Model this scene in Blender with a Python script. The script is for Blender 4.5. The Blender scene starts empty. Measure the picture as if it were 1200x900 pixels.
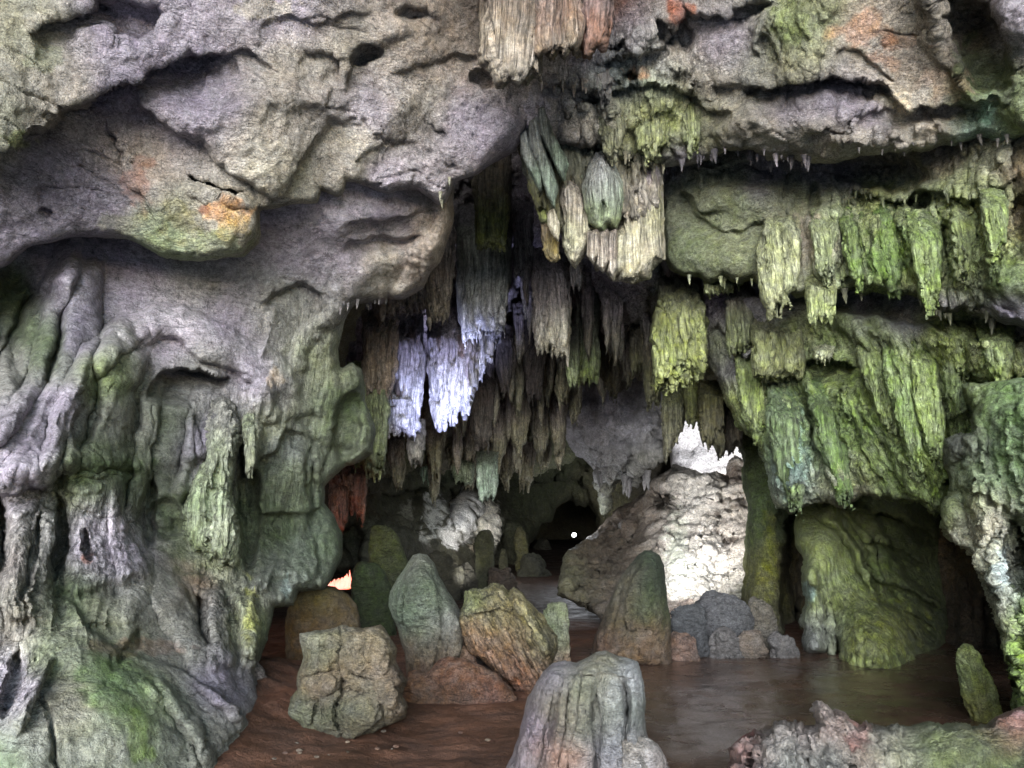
import bpy, math, random
import numpy as np

# ------------------------------------------------------------------ camera, sky, sun, exposure
scene = bpy.context.scene
COL = scene.collection
PITCH = math.radians(10.6)
CAMZ = 1.6
FPX = 906.0                      # focal length in pixels of a 1200 px wide frame
cam_d = bpy.data.cameras.new('camera')
cam = bpy.data.objects.new('camera', cam_d)
COL.objects.link(cam)
cam.location = (0, 0, CAMZ)
cam.rotation_euler = (math.radians(90) + PITCH, 0, 0)
cam_d.sensor_width = 36
cam_d.lens = 36 * FPX / 1200
cam_d.clip_start = 0.05
cam_d.clip_end = 500
scene.camera = cam

SUN_EL, SUN_AZ = math.radians(7), math.radians(-8)    # low, from behind the camera, a little to its left
world = bpy.data.worlds.new('World')
scene.world = world
world.use_nodes = True
wn = world.node_tree
bg = wn.nodes['Background']
sky = wn.nodes.new('ShaderNodeTexSky')
sky.sky_type = 'NISHITA'
sky.sun_disc = False
sky.air_density = 1.0
sky.dust_density = 0.0
sky.ozone_density = 1.05
sky.sun_elevation = SUN_EL
sky.sun_rotation = math.radians(180) - SUN_AZ
wn.links.new(sky.outputs[0], bg.inputs[0])
bg.inputs[1].default_value = 0.15
sun_d = bpy.data.lights.new('sun', 'SUN')
sun_d.energy = 3.0
sun_d.angle = math.radians(48)
sun_d.color = (0.96, 0.955, 1.0)
sun = bpy.data.objects.new('sun', sun_d)
COL.objects.link(sun)
sun.rotation_euler = (math.radians(90) - SUN_EL, 0, SUN_AZ)
scene.view_settings.view_transform = 'Standard'
scene.view_settings.look = 'None'
scene.view_settings.exposure = 2.4
scene.view_settings.gamma = 1.0
scene.cycles.max_bounces = 4
scene.cycles.diffuse_bounces = 3
scene.cycles.glossy_bounces = 2
scene.cycles.caustics_reflective = False
scene.cycles.caustics_refractive = False

rnd = random.Random(7)

# ------------------------------------------------------------------ numpy noise
_rs = np.random.RandomState(11)
_perm = _rs.permutation(512).astype(np.int64)
_perm = np.concatenate([_perm, _perm])
_grad = _rs.normal(size=(512, 3))
_grad /= np.linalg.norm(_grad, axis=1)[:, None]

def noise3(x, y, z):
    """gradient noise, about -0.7..0.7"""
    x, y, z = np.broadcast_arrays(np.asarray(x, float), np.asarray(y, float), np.asarray(z, float))
    xi, yi, zi = np.floor(x).astype(np.int64), np.floor(y).astype(np.int64), np.floor(z).astype(np.int64)
    xf, yf, zf = x - xi, y - yi, z - zi
    u, v, w = [t * t * t * (t * (t * 6 - 15) + 10) for t in (xf, yf, zf)]
    out = 0.0
    for i in (0, 1):
        a = _perm[(xi + i) & 511]
        wu = u if i else 1 - u
        for j in (0, 1):
            b = _perm[(a + yi + j) & 511]
            wv = v if j else 1 - v
            for k in (0, 1):
                g = _grad[_perm[(b + zi + k) & 511]]
                ww = w if k else 1 - w
                out = out + wu * wv * ww * (g[..., 0] * (xf - i) + g[..., 1] * (yf - j) + g[..., 2] * (zf - k))
    return out

def fbm(x, y, z, octs=4, gain=0.5, lac=2.03, ridged=False):
    s, a, f = 0.0, 1.0, 1.0
    for o in range(octs):
        n = noise3(x * f + 17.3 * o, y * f - 9.1 * o, z * f + 4.7 * o)
        if ridged:
            n = 0.35 - np.abs(n)
        s = s + a * n
        a *= gain
        f *= lac
    return s

# ------------------------------------------------------------------ pixel + distance -> world
CP, SP = math.cos(PITCH), math.sin(PITCH)
def P(px, py, Y):
    """world point at distance Y (along the world y axis) seen at photo pixel px, py"""
    a = (px - 600.0) / FPX
    b = (450.0 - py) / FPX
    dy = np.maximum(CP - b * SP, 0.15)
    dz = SP + b * CP
    t = Y / dy
    return a * t, Y + 0 * t, CAMZ + dz * t

def proj(x, y, z):
    zz = z - CAMZ
    f = y * CP + zz * SP
    u = -y * SP + zz * CP
    f = np.maximum(f, 0.3)
    return 600 + FPX * x / f, 450 - FPX * u / f

def groundY(py):
    el = PITCH + math.atan((450.0 - py) / FPX)
    return CAMZ / math.tan(-el)

# ------------------------------------------------------------------ 2D helpers
def tps(ctrl):
    """thin plate spline through (x, y, value...) rows -> function"""
    c = np.array(ctrl, float)
    xy = c[:, :2] / 300.0
    v = c[:, 2:]
    n = len(xy)
    def U(r2):
        return 0.5 * r2 * np.log(r2 + 1e-9)
    d2 = ((xy[:, None] - xy[None]) ** 2).sum(-1)
    A = np.zeros((n + 3, n + 3))
    A[:n, :n] = U(d2) + np.eye(n) * 1e-3
    A[:n, n] = 1
    A[:n, n + 1:] = xy
    A[n, :n] = 1
    A[n + 1:, :n] = xy.T
    b = np.zeros((n + 3, v.shape[1]))
    b[:n] = v
    sol = np.linalg.lstsq(A, b, rcond=None)[0]
    lo, hi = v.min(0), v.max(0)
    def f(X, Y):
        Xs, Ys = np.asarray(X, float) / 300.0, np.asarray(Y, float) / 300.0
        out = [0.0] * v.shape[1]
        for k in range(v.shape[1]):
            s = sol[n, k] + sol[n + 1, k] * Xs + sol[n + 2, k] * Ys
            for i in range(n):
                s = s + sol[i, k] * U((Xs - xy[i, 0]) ** 2 + (Ys - xy[i, 1]) ** 2)
            out[k] = np.clip(s, lo[k] - 0.15 * (hi[k] - lo[k]), hi[k] + 0.15 * (hi[k] - lo[k]))
        return out[0] if v.shape[1] == 1 else out
    return f

def polydist(X, Y, pts, closed=False):
    """distance to a polyline, sign of its side (+ = right hand in y-down pixels), arc parameter, closest point"""
    pts = np.array(pts, float)
    n = len(pts)
    segs = [(pts[i], pts[(i + 1) % n]) for i in range(n if closed else n - 1)]
    L = [np.hypot(*(b - a)) for a, b in segs]
    tot = sum(L) + 1e-9
    best = np.full(X.shape, 1e18)
    side = np.zeros(X.shape)
    par = np.zeros(X.shape)
    cx = np.zeros(X.shape)
    cy = np.zeros(X.shape)
    acc = 0
    for (a, b), l in zip(segs, L):
        dx, dy = b - a
        ox, oy = X - a[0], Y - a[1]
        t = np.clip((ox * dx + oy * dy) / (l * l + 1e-9), 0, 1)
        qx, qy = a[0] + t * dx, a[1] + t * dy
        d2 = (X - qx) ** 2 + (Y - qy) ** 2
        m = d2 < best
        best = np.where(m, d2, best)
        side = np.where(m, np.sign(dx * oy - dy * ox), side)
        par = np.where(m, (acc + t * l) / tot, par)
        cx = np.where(m, qx, cx)
        cy = np.where(m, qy, cy)
        acc += l
    return np.sqrt(best), side, par, cx, cy

def inside(X, Y, pts):
    pts = np.array(pts, float)
    c = np.zeros(X.shape, bool)
    n = len(pts)
    for i in range(n):
        x0, y0 = pts[i]
        x1, y1 = pts[(i + 1) % n]
        if y0 == y1:
            continue
        m = ((y0 > Y) != (y1 > Y)) & (X < (x1 - x0) * (Y - y0) / (y1 - y0) + x0)
        c ^= m
    return c

def sstep(t):
    t = np.clip(t, 0, 1)
    return t * t * (3 - 2 * t)

def smooth_poly(pts, it=1):
    """one Chaikin pass on an open polyline keeps its ends"""
    for _ in range(it):
        q = [pts[0]]
        for a, b in zip(pts[:-1], pts[1:]):
            q.append((a[0] * .75 + b[0] * .25, a[1] * .75 + b[1] * .25))
            q.append((a[0] * .25 + b[0] * .75, a[1] * .25 + b[1] * .75))
        q.append(pts[-1])
        pts = q
    return pts

def features(X, Y, feats):
    """relief in metres: every feature only touches the vertices near it"""
    off = np.zeros(X.shape)
    lay = np.zeros(X.shape)                  # overlapping blades: the nearest one wins, so their edges stay crisp
    for f in feats:
        k = f[0]
        if k in ('blob', 'hole'):
            _, x0, y0, rx, ry, ang, a = f
            R = 2.2 * max(rx, ry)
            m = (np.abs(X - x0) < R) & (np.abs(Y - y0) < R)
        else:
            q = np.array(f[1], float)
            R = {'ridge': lambda: 3 * max(f[2], f[3]), 'fold': lambda: max(f[2], f[3]) + 1, 'blade': lambda: f[2] + 1, 'ledge': lambda: 5 * f[3] + 30}[k]()
            m = (X > q[:, 0].min() - R) & (X < q[:, 0].max() + R) & (Y > q[:, 1].min() - R) & (Y < q[:, 1].max() + R)
        if not m.any():
            continue
        x, y = X[m], Y[m]
        if k == 'ridge':                     # pts, width0, width1, height (m, + = towards the viewer)
            _, pts, w0, w1, a = f
            d, s, t, _, _ = polydist(x, y, smooth_poly(pts))
            w = w0 + (w1 - w0) * t
            off[m] -= a * np.exp(-(d / w) ** 2)
        elif k == 'fold':                    # a rounded column: half-round profile with crisp creases
            _, pts, w0, w1, a = f
            d, s, t, _, _ = polydist(x, y, smooth_poly(pts))
            w = w0 + (w1 - w0) * t
            off[m] -= a * np.sqrt(np.clip(1 - (d / w) ** 2, 0, 1)) * sstep(np.minimum(t, 1 - t) * 6 + .35)
        elif k == 'blade':                   # long lens shaped drape running down the flow, pointed below
            _, pts, w0, a = f
            d, s, t, _, _ = polydist(x, y, pts)
            w = w0 * np.minimum(1, (t / .2 + .05)) ** .5 * np.clip((1 - t) * 1.25 + .03, 0, 1) ** .45
            r = d / w
            h = np.where(r < 1, a * (0.55 + 0.45 * t) * np.clip(1 - r * r, 0, 1) ** .45 * sstep(t / .35), 0)
            lay[m] = np.maximum(lay[m], h)
        elif k == 'ledge':                   # recedes on the right-hand side, comes back over L px
            _, pts, A, L = f[:4]
            sharp = (f[4] if len(f) > 4 else 7.0) * .6
            pp = smooth_poly(pts)
            d, s, t, cx, cy = polydist(x, y, pp)
            end = sstep(np.minimum(t, 1 - t) * 7 + 0.1)
            de = np.where((t <= 0.001) | (t >= 0.999), d, 0)
            end = end * np.exp(-(de / 14.0) ** 2)
            r = d * s
            off[m] += A * end * np.where(s > 0, sstep(r / sharp) * np.exp(-r / L), 0)
            off[m] -= 0.18 * A * end * np.where(s <= 0, np.exp(-d / (0.7 * L)), np.exp(-d / 3.0))
        elif k == 'blob':                    # cx, cy, rx, ry, angle deg, height
            c, s_ = math.cos(math.radians(ang)), math.sin(math.radians(ang))
            u = ((x - x0) * c + (y - y0) * s_) / rx
            v = (-(x - x0) * s_ + (y - y0) * c) / ry
            r2 = u * u + v * v
            off[m] -= a * np.exp(-r2 * r2 * 0.6 - r2 * 0.7)
        elif k == 'hole':
            c, s_ = math.cos(math.radians(ang)), math.sin(math.radians(ang))
            u = ((x - x0) * c + (y - y0) * s_) / rx
            v = (-(x - x0) * s_ + (y - y0) * c) / ry
            off[m] += a * sstep((1.15 - np.sqrt(u * u + v * v)) / 0.45)
    return off - lay

def blades(seed, n, region, ang, w=(4, 9), L=(40, 110), a=(.06, .2)):
    """random overlapping drapes inside a pixel polygon, following the flow angle (degrees right of straight down)"""
    r = random.Random(seed)
    pg = np.array(region, float)
    out = []
    tries = 0
    while len(out) < n and tries < n * 40:
        tries += 1
        x, y = r.uniform(pg[:, 0].min(), pg[:, 0].max()), r.uniform(pg[:, 1].min(), pg[:, 1].max())
        if not inside(np.array([x]), np.array([y]), region)[0]:
            continue
        ln = r.uniform(*L)
        pts = [(x, y)]
        for k in range(5):
            th = math.radians((ang(x, y) if callable(ang) else ang) + r.uniform(-7, 7))
            x += math.sin(th) * ln / 5
            y += math.cos(th) * ln / 5
            pts.append((x, y))
        out.append(('blade', pts, r.uniform(*w) * (.6 + ln / (L[1] * 1.6)), r.uniform(*a)))
    return out

# ------------------------------------------------------------------ colours
def lin(c):
    c = np.asarray(c, float) / 255.0
    return np.where(c <= 0.04045, c / 12.92, ((c + 0.055) / 1.055) ** 2.4)

def tint_field(px, py, ctrl, wp, patches=()):
    """mineral / algae colour of the rock, in places with painted shade or lamp light: soft blend of control colours plus ragged patches"""
    x, y, z = wp
    wx = 26 * noise3(x * 1.3, y * 1.3, z * 1.3) + 12 * noise3(x * 5, y * 5, z * 5)
    wy = 26 * noise3(x * 1.3 + 31, y * 1.3, z * 1.3) + 12 * noise3(x * 5 + 31, y * 5, z * 5)
    X, Y = px + wx, py + wy
    num = np.zeros(px.shape + (3,))
    den = np.zeros(px.shape)
    for c in ctrl:
        w = 1.0 / (((X - c[0]) ** 2 + (Y - c[1]) ** 2) / 2600.0 + 0.3) ** 2
        num += w[..., None] * lin(c[2])
        den += w
    col = num / den[..., None]
    n = fbm(x * 6, y * 6, z * 6, 3)
    for (cx, cy, rx, ry, c, st) in patches:
        r = np.sqrt(((px - cx) / rx) ** 2 + ((py - cy) / ry) ** 2)
        m = st * sstep((1.15 - r + n * 1.3) / 0.5)
        col = col * (1 - m[..., None]) + m[..., None] * lin(c)
    return col

# ------------------------------------------------------------------ mesh output
def vnormals(co, faces):
    a, b, c, d = [co[faces[:, i]] for i in range(4)]
    n = np.cross(c - a, d - b)
    out = np.zeros_like(co)
    for i in range(4):
        for k in range(3):
            out[:, k] += np.bincount(faces[:, i], n[:, k], len(co))
    l = np.linalg.norm(out, axis=1)
    return out / np.maximum(l, 1e-12)[:, None]

def make_mesh(name, co, faces, mat, tint=None, fc=None, flow=None, origin=None):
    me = bpy.data.meshes.new(name)
    co = np.asarray(co, float)
    if origin is None:
        origin = (0, 0, 0)
    lc = co - np.array(origin)
    me.vertices.add(len(lc))
    me.vertices.foreach_set('co', lc.ravel())
    faces = np.asarray(faces, np.int64)
    nf, k = faces.shape
    me.loops.add(nf * k)
    me.loops.foreach_set('vertex_index', faces.ravel().astype(np.int32))
    me.polygons.add(nf)
    me.polygons.foreach_set('loop_start', np.arange(0, nf * k, k, dtype=np.int32))
    me.polygons.foreach_set('loop_total', np.full(nf, k, np.int32))
    me.polygons.foreach_set('use_smooth', np.ones(nf, bool))
    me.update()
    me.validate()
    def setattr_(nm, typ, key, val):
        at = me.attributes.new(nm, typ, 'POINT')
        at.data.foreach_set(key, np.asarray(val, np.float32).ravel())
    n = len(me.vertices)
    if tint is not None and n == len(co):
        setattr_('tint', 'FLOAT_COLOR', 'color', np.concatenate([tint, np.ones((len(tint), 1))], 1))
    if n == len(co):
        setattr_('fc', 'FLOAT_VECTOR', 'vector', fc if fc is not None else co)
        setattr_('flow', 'FLOAT', 'value', flow if flow is not None else np.zeros(n))
    if mat:
        me.materials.append(mat)
    return me

def link(name, me, origin=(0, 0, 0), parent=None, kind=None, label=None, cat=None, group=None):
    o = bpy.data.objects.new(name, me)
    COL.objects.link(o)
    o.location = origin
    if parent is not None:
        o.parent = parent
        o.location = tuple(np.array(origin) - np.array(parent.location))
    if kind:
        o['kind'] = kind
    if label:
        o['label'] = label
    if cat:
        o['category'] = cat
    if group:
        o['group'] = group
    return o

def displace(co, nrm, amp, scale, fine=1.0, billow=0.0, seed=0.0):
    """rock relief along the normal: large lumps, middling knobs, small pits"""
    x, y, z = co[:, 0] / scale + seed, co[:, 1] / scale, co[:, 2] / scale
    wx = 0.35 * noise3(x * .9 + 7, y * .9, z * .9)
    wz = 0.35 * noise3(x * .9, y * .9 + 13, z * .9)
    x, z = x + wx, z + wz
    h = amp * fbm(x, y, z, 3, 0.5)
    h = h + amp * 0.55 * fbm(x * 2.1, y * 2.1, z * 2.1, 3, 0.5, ridged=True)
    # scallops / cracks
    mk = sstep(noise3(x * .7 + 3, y * .7, z * .7) * 5)
    r = np.abs(noise3(x * 1.3 + 40, y * 1.3, z * 3.2) + .12 * noise3(x * 8, y * 8, z * 8))
    h = h - amp * 0.5 * mk * np.exp(-(r / 0.03) ** 2)
    # rough broken grain
    h = h + amp * 0.16 * fbm(x * 6, y * 6, z * 6, 3, 0.6, ridged=True)
    h = h + fine * 0.022 * fbm(co[:, 0] * 5 + seed, co[:, 1] * 5, co[:, 2] * 5, 3, 0.6)
    h = h + fine * 0.008 * fbm(co[:, 0] * 16, co[:, 1] * 16, co[:, 2] * 16, 2, 0.6)
    return co + nrm * h[:, None]

def flow_coords(co, ang, centre, curve=0.0):
    a = np.radians(ang) if isinstance(ang, np.ndarray) else math.radians(ang)
    X = co[:, 0] - centre[0]
    Z = co[:, 2] - centre[2]
    if isinstance(a, np.ndarray):
        Zt = Z - Z.max()
        u = X + Zt * np.tan(a)
        v = Z / np.cos(a)
    else:
        u = X * math.cos(a) + Z * math.sin(a)
        v = -X * math.sin(a) + Z * math.cos(a)
    u = u + curve * v * v
    u = u + 0.10 * noise3(co[:, 0] * 1.3, co[:, 1] * 1.3, co[:, 2] * .7) + .03 * noise3(co[:, 0] * 5, co[:, 1] * 5, co[:, 2] * 2)
    return np.stack([u, co[:, 1] * 0.6, v], 1)

def flute_h(fc, amp, freq):
    """rills and blades running along the flow direction: long, sharp grooves of several widths"""
    u, y, v = fc[:, 0], fc[:, 1], fc[:, 2]
    f = freq
    w = 0.10 * noise3(u * f * .5, y * f * .4, v * f * .35)
    a = noise3((u + w) * f, y * f * .5, v * f * 0.075)
    b = noise3((u + w) * f * 2.3 + 9, y * f, v * f * 0.16)
    c = noise3(u * f * 5.1 + 3, y * f * 2, v * f * 0.4)
    g1 = np.exp(-(a / 0.055) ** 2)
    g2 = np.exp(-(b / 0.07) ** 2)
    return amp * (1.1 * a + 0.5 * b + 0.32 * c - 0.95 * g1 - 0.5 * g2 + .3 * (0.35 - np.abs(c)))

SHEETS = {}
def sheet(name, poly, Yc, mat, step=2.5, rnd_px=16, T=0.5, feats=(), warp=5.0, flute=0.0, ffreq=7.0, fang=0.0, fcurve=0.0,
          fmask=None, fs=1.0, amp=0.10, scale=0.9, fine=1.0, tint=(), patches=(), back=0.0, rag=3.0, seed=0.0, parent=None,
          kind=None, label=None, cat=None, group=None, key=None, flowcol=None):
    """a rock body whose silhouette is poly (photo pixels) at real distance Yc, rounded over its rim, T metres deep"""
    # ragged outline
    pts = []
    n = len(poly)
    for i in range(n):
        a, b = np.array(poly[i], float), np.array(poly[(i + 1) % n], float)
        m = max(1, int(np.hypot(*(b - a)) / 9)) if rag > 0 and max(abs(a).max(), abs(b).max()) < 1450 else 1
        for k in range(m):
            pts.append(a + (b - a) * k / m)
    pts = np.array(pts)
    if rag > 0:
        o = rag * noise3(pts[:, 0] / 11 + seed, pts[:, 1] / 11, 0.5) * 1.6 + rag * noise3(pts[:, 0] / 35 + seed, pts[:, 1] / 35, 4.5) * 2
        o2 = rag * noise3(pts[:, 0] / 11 + seed, pts[:, 1] / 11, 9.5) * 1.6 + rag * noise3(pts[:, 0] / 35 + seed, pts[:, 1] / 35, 14.5) * 2
        pts = pts + np.stack([o, o2], 1)
    x0, y0 = pts.min(0) - step
    x1, y1 = pts.max(0) + step
    gx = np.arange(x0, x1 + step, step)
    gy = np.arange(y0, y1 + step, step)
    X, Y = np.meshgrid(gx, gy)
    ins = inside(X, Y, pts)
    near = ins.copy()
    for _ in range(2):
        q = near.copy()
        q[1:] |= near[:-1]; q[:-1] |= near[1:]; q[:, 1:] |= near[:, :-1]; q[:, :-1] |= near[:, 1:]
        near = q
    idx = np.nonzero(near.ravel())[0]
    xs, ys = X.ravel()[idx], Y.ravel()[idx]
    d, s, t, cx, cy = polydist(xs, ys, pts, True)
    sd = np.where(ins.ravel()[idx], d, -d)
    full = np.full(X.size, -1e9)
    full[idx] = sd
    full = full.reshape(X.shape)
    # cells with a vertex inside
    c = (full > 0)
    cell = c[:-1, :-1] | c[1:, :-1] | c[:-1, 1:] | c[1:, 1:]
    vid = np.arange(X.size).reshape(X.shape)
    fi = np.stack([vid[:-1, :-1][cell], vid[1:, :-1][cell], vid[1:, 1:][cell], vid[:-1, 1:][cell]], 1)
    used = np.unique(fi)
    remap = np.full(X.size, -1)
    remap[used] = np.arange(len(used))
    fi = remap[fi]
    pos = np.full(X.size, -1)
    pos[idx] = np.arange(len(idx))
    pu = pos[used]
    xs, ys, sd, cx, cy = xs[pu], ys[pu], sd[pu], cx[pu], cy[pu]
    out = sd <= 0
    xs = np.where(out, cx, xs)
    ys = np.where(out, cy, ys)
    sd = np.maximum(sd, 0)
    # warped feature space
    wx = warp * 2.2 * noise3(xs / 48 + seed, ys / 48, 2.2) + warp * noise3(xs / 15 + seed, ys / 15, 7.7) * 1.2
    wy = warp * 2.2 * noise3(xs / 48 + seed, ys / 48, 12.2) + warp * noise3(xs / 15 + seed, ys / 15, 17.7) * 1.2
    if callable(Yc):
        D = Yc(xs, ys)
    else:
        D = np.full(xs.shape, float(Yc))
    base = D.copy()
    D = D + fs * features(xs + wx, ys + wy, feats)
    rim = np.sqrt(np.clip(1 - (1 - np.clip(sd / rnd_px, 0, 1)) ** 2, 0, 1))
    Df = D + T * (1 - rim)
    co = np.stack(P(xs, ys, Df), 1)
    nrm = vnormals(co, fi)
    if (nrm[:, 1].mean() > 0):
        nrm = -nrm
        fi = fi[:, ::-1]
    cen = co.mean(0)
    fc = flow_coords(co, fang(xs, ys) if callable(fang) else fang, cen, fcurve)
    flow = np.zeros(len(co))
    if flute > 0 or flowcol:
        m = fmask(xs, ys) if fmask else np.ones(len(xs))
        h = flute_h(fc, flute, ffreq)
        co = co + nrm * (h * m)[:, None]
        flow = m if flowcol is None else m * flowcol
    edge = 0.3 + 0.7 * np.clip(sd / 8, 0, 1)
    co = displace(co, nrm * edge[:, None], amp, scale, fine, seed=seed)
    col = tint_field(xs, ys, tint, (co[:, 0], co[:, 1], co[:, 2]), patches)
    # depth lookup for things that hang on it
    if key:
        lut = np.full(X.size, np.nan)
        lut[used] = co[:, 1]
        SHEETS[key] = (gx, gy, lut.reshape(X.shape))
    if back > 0:
        Db = base + T + 0.01 + back * rim
        cb = np.stack(P(xs, ys, Db), 1)
        cb = cb + 0.05 * np.stack([noise3(cb[:, 0] * 3, cb[:, 2] * 3, 1.0), noise3(cb[:, 0] * 3, cb[:, 2] * 3, 5.0), 0 * cb[:, 0]], 1) * rim[:, None]
        nb = len(co)
        eb = out                       # rim vertices are shared so the body is closed
        mp = np.where(eb, np.arange(nb), nb + np.cumsum(~eb) - 1)
        cb = cb[~eb]
        fb = mp[fi][:, ::-1]
        co = np.concatenate([co, cb]); fi = np.concatenate([fi, fb])
        col = np.concatenate([col, col[~eb]]); fc = np.concatenate([fc, fc[~eb]]); flow = np.concatenate([flow, flow[~eb]])
    org = tuple(cen) if kind != 'structure' else (0, 0, 0)
    me = make_mesh(name, co, fi, mat, col, fc, flow, org)
    return link(name, me, org, parent, kind, label, cat, group)

def depth_at(key, px, py, default=8.0):
    gx, gy, lut = SHEETS[key]
    i = int(round((py - gy[0]) / (gy[1] - gy[0])))
    j = int(round((px - gx[0]) / (gx[1] - gx[0])))
    if 0 <= i < len(gy) and 0 <= j < len(gx):
        w = lut[max(0, i - 1):i + 2, max(0, j - 1):j + 2]
        if np.isfinite(w).any():
            return float(np.nanmin(w))
    return default

def lump(name, rows, Y0, mat, depth=0.8, power=2.2, amp=0.05, scale=0.5, flute=0.0, ffreq=10.0, fine=0.7, tint=(), patches=(), seed=0.0,
         nseg=120, nring=90, base=None, kind=None, label=None, cat=None, group=None, parent=None, lean=0.0, flowcol=None, fang=0.0, feats=(), cuts=0):
    """a standing rock (stalagmite, boulder): closed body of revolution-like rings through rows (py, x_left, x_right) at distance Y0"""
    r = np.array(rows, float)
    r = r[np.argsort(r[:, 0])]
    tt = np.linspace(0, 1, nring)
    py = r[0, 0] + (r[-1, 0] - r[0, 0]) * (1 - np.cos(tt * math.pi / 2)) if False else r[0, 0] + (r[-1, 0] - r[0, 0]) * tt ** 1.25
    # cosine interpolation through rows
    def itp(col):
        xs = r[:, 0]; v = r[:, col]
        # monotone smooth: average of linear at jittered positions
        span = (xs[-1] - xs[0]) / 26
        return (np.interp(py, xs, v) * 2 + np.interp(py - span, xs, v) + np.interp(py + span, xs, v)) / 4
    xl, xr = itp(1), itp(2)
    xl[0], xr[0] = r[0, 1], r[0, 2]
    a = np.linspace(0, 2 * math.pi, nseg, endpoint=False)
    ca, sa = np.cos(a), np.sin(a)
    e = 2.0 / power
    cx_ = np.sign(ca) * np.abs(ca) ** e
    sy_ = np.sign(sa) * np.abs(sa) ** e
    co = []
    wl, _, z = P(xl, py, Y0)
    wr, _, _ = P(xr, py, Y0)
    c = (wl + wr) / 2
    h = np.maximum((wr - wl) / 2, 0.004)
    top = z[0]
    hw = h.copy()
    X = c[:, None] + h[:, None] * cx_[None]
    # depth radius: smoother than the outline
    hd = depth * (0.5 * h + 0.5 * h.mean() * np.minimum(1, h / (0.6 * h.mean())))
    Yy = Y0 + hd[:, None] * sy_[None] + (lean * (z - z[-1]))[:, None]
    Z = np.repeat(z[:, None], nseg, 1)
    # dome the cap: rings near the top are narrow already
    co = np.stack([X, Yy, Z], -1).reshape(-1, 3)
    ap = np.array([[c[0], Y0 + lean * (z[0] - z[-1]), z[0] + 0.004]])
    bp = np.array([[c[-1], Y0, z[-1] - 0.02]])
    co = np.concatenate([co, ap, bp])
    f = []
    i = np.arange(nring - 1)[:, None] * nseg
    j = np.arange(nseg)[None]
    j2 = (j + 1) % nseg
    f = np.stack([i + j, i + nseg + j, i + nseg + j2, i + j2], -1).reshape(-1, 4)
    na, nb = len(co) - 2, len(co) - 1
    jj = np.arange(nseg)
    capt = np.stack([np.full(nseg, na), jj, (jj + 1) % nseg, (jj + 1) % nseg], 1)
    last = (nring - 1) * nseg
    capb = np.stack([np.full(nseg, nb), last + (jj + 1) % nseg, last + jj, last + jj], 1)
    nrm = np.zeros_like(co)
    nn = vnormals(co, np.concatenate([f, np.stack([np.full(nseg, na), jj, (jj + 1) % nseg, (jj + 1) % nseg], 1)]))
    ctr = np.array([co[:, 0].mean(), Y0, co[:, 2].mean()])
    if ((co - ctr) * nn).sum() < 0:
        nn = -nn
        f = f[:, ::-1]
        capt = capt[:, [0, 2, 1, 1]]
        capb = capb[:, [0, 2, 1, 1]]
    cen = co.mean(0)
    fc = flow_coords(co, fang, cen)
    # cylinder-aware flow coordinate
    flow = np.zeros(len(co))
    if flute > 0 or flowcol:
        co = co + nn * flute_h(fc, flute, ffreq)[:, None]
        flow[:] = 0.4 if flowcol is None else flowcol
    if feats:
        qx, qy = proj(co[:, 0], co[:, 1], co[:, 2])
        front = np.clip((Y0 - co[:, 1]) / 0.05 + .5, 0, 1)
        co[:, 1] += features(qx + 4 * noise3(qx / 20, qy / 20, 1.), qy + 4 * noise3(qx / 20, qy / 20, 8.), feats) * front
    if cuts:
        rc = random.Random(int(seed * 100) + 5)
        mid = np.array([c.mean(), Y0, (z[0] + z[-1]) / 2])
        ext = np.abs(co - mid).max(0)
        for _ in range(cuts):
            n_ = np.array([rc.gauss(0, 1), -abs(rc.gauss(0, 1)), rc.gauss(0, .8) if cuts > 9 else abs(rc.gauss(0, .5))])
            n_ /= np.linalg.norm(n_)
            sup = ((co - mid) @ n_).max()
            dcut = sup * rc.uniform(.74, .93)
            over = (co - mid) @ n_ - dcut
            over = np.where(over > 0, over, 0) * .88
            co = co - over[:, None] * n_[None]
        nn = vnormals(co, f)
        if ((co - ctr) * nn).sum() < 0:
            nn = -nn
    co = displace(co, nn, amp, scale, fine, seed=seed)
    qx, qy = proj(co[:, 0], co[:, 1], co[:, 2])
    col = tint_field(qx, qy, tint, (co[:, 0], co[:, 1], co[:, 2]), patches)
    # triangles for caps stored as degenerate-free separate tris via quads split
    tri = np.concatenate([capt[:, :3], capb[:, :3]])
    org = (float(c[-1]), Y0, float(z[-1]))
    me = bpy.data.meshes.new(name)
    quads = f
    verts = co - np.array(org)
    me.vertices.add(len(verts)); me.vertices.foreach_set('co', verts.ravel())
    nl = quads.size + tri.size
    me.loops.add(nl)
    me.loops.foreach_set('vertex_index', np.concatenate([quads.ravel(), tri.ravel()]).astype(np.int32))
    me.polygons.add(len(quads) + len(tri))
    ls = np.concatenate([np.arange(len(quads)) * 4, quads.size + np.arange(len(tri)) * 3]).astype(np.int32)
    lt = np.concatenate([np.full(len(quads), 4), np.full(len(tri), 3)]).astype(np.int32)
    me.polygons.foreach_set('loop_start', ls)
    me.polygons.foreach_set('loop_total', lt)
    me.polygons.foreach_set('use_smooth', np.ones(len(ls), bool))
    me.update()
    for nm, typ, kk, val in (('tint', 'FLOAT_COLOR', 'color', np.concatenate([col, np.ones((len(col), 1))], 1)),
                             ('fc', 'FLOAT_VECTOR', 'vector', fc), ('flow', 'FLOAT', 'value', flow)):
        at = me.attributes.new(nm, typ, 'POINT')
        at.data.foreach_set(kk, np.asarray(val, np.float32).ravel())
    me.materials.append(mat)
    return link(name, me, org, parent, kind, label, cat, group)

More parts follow.
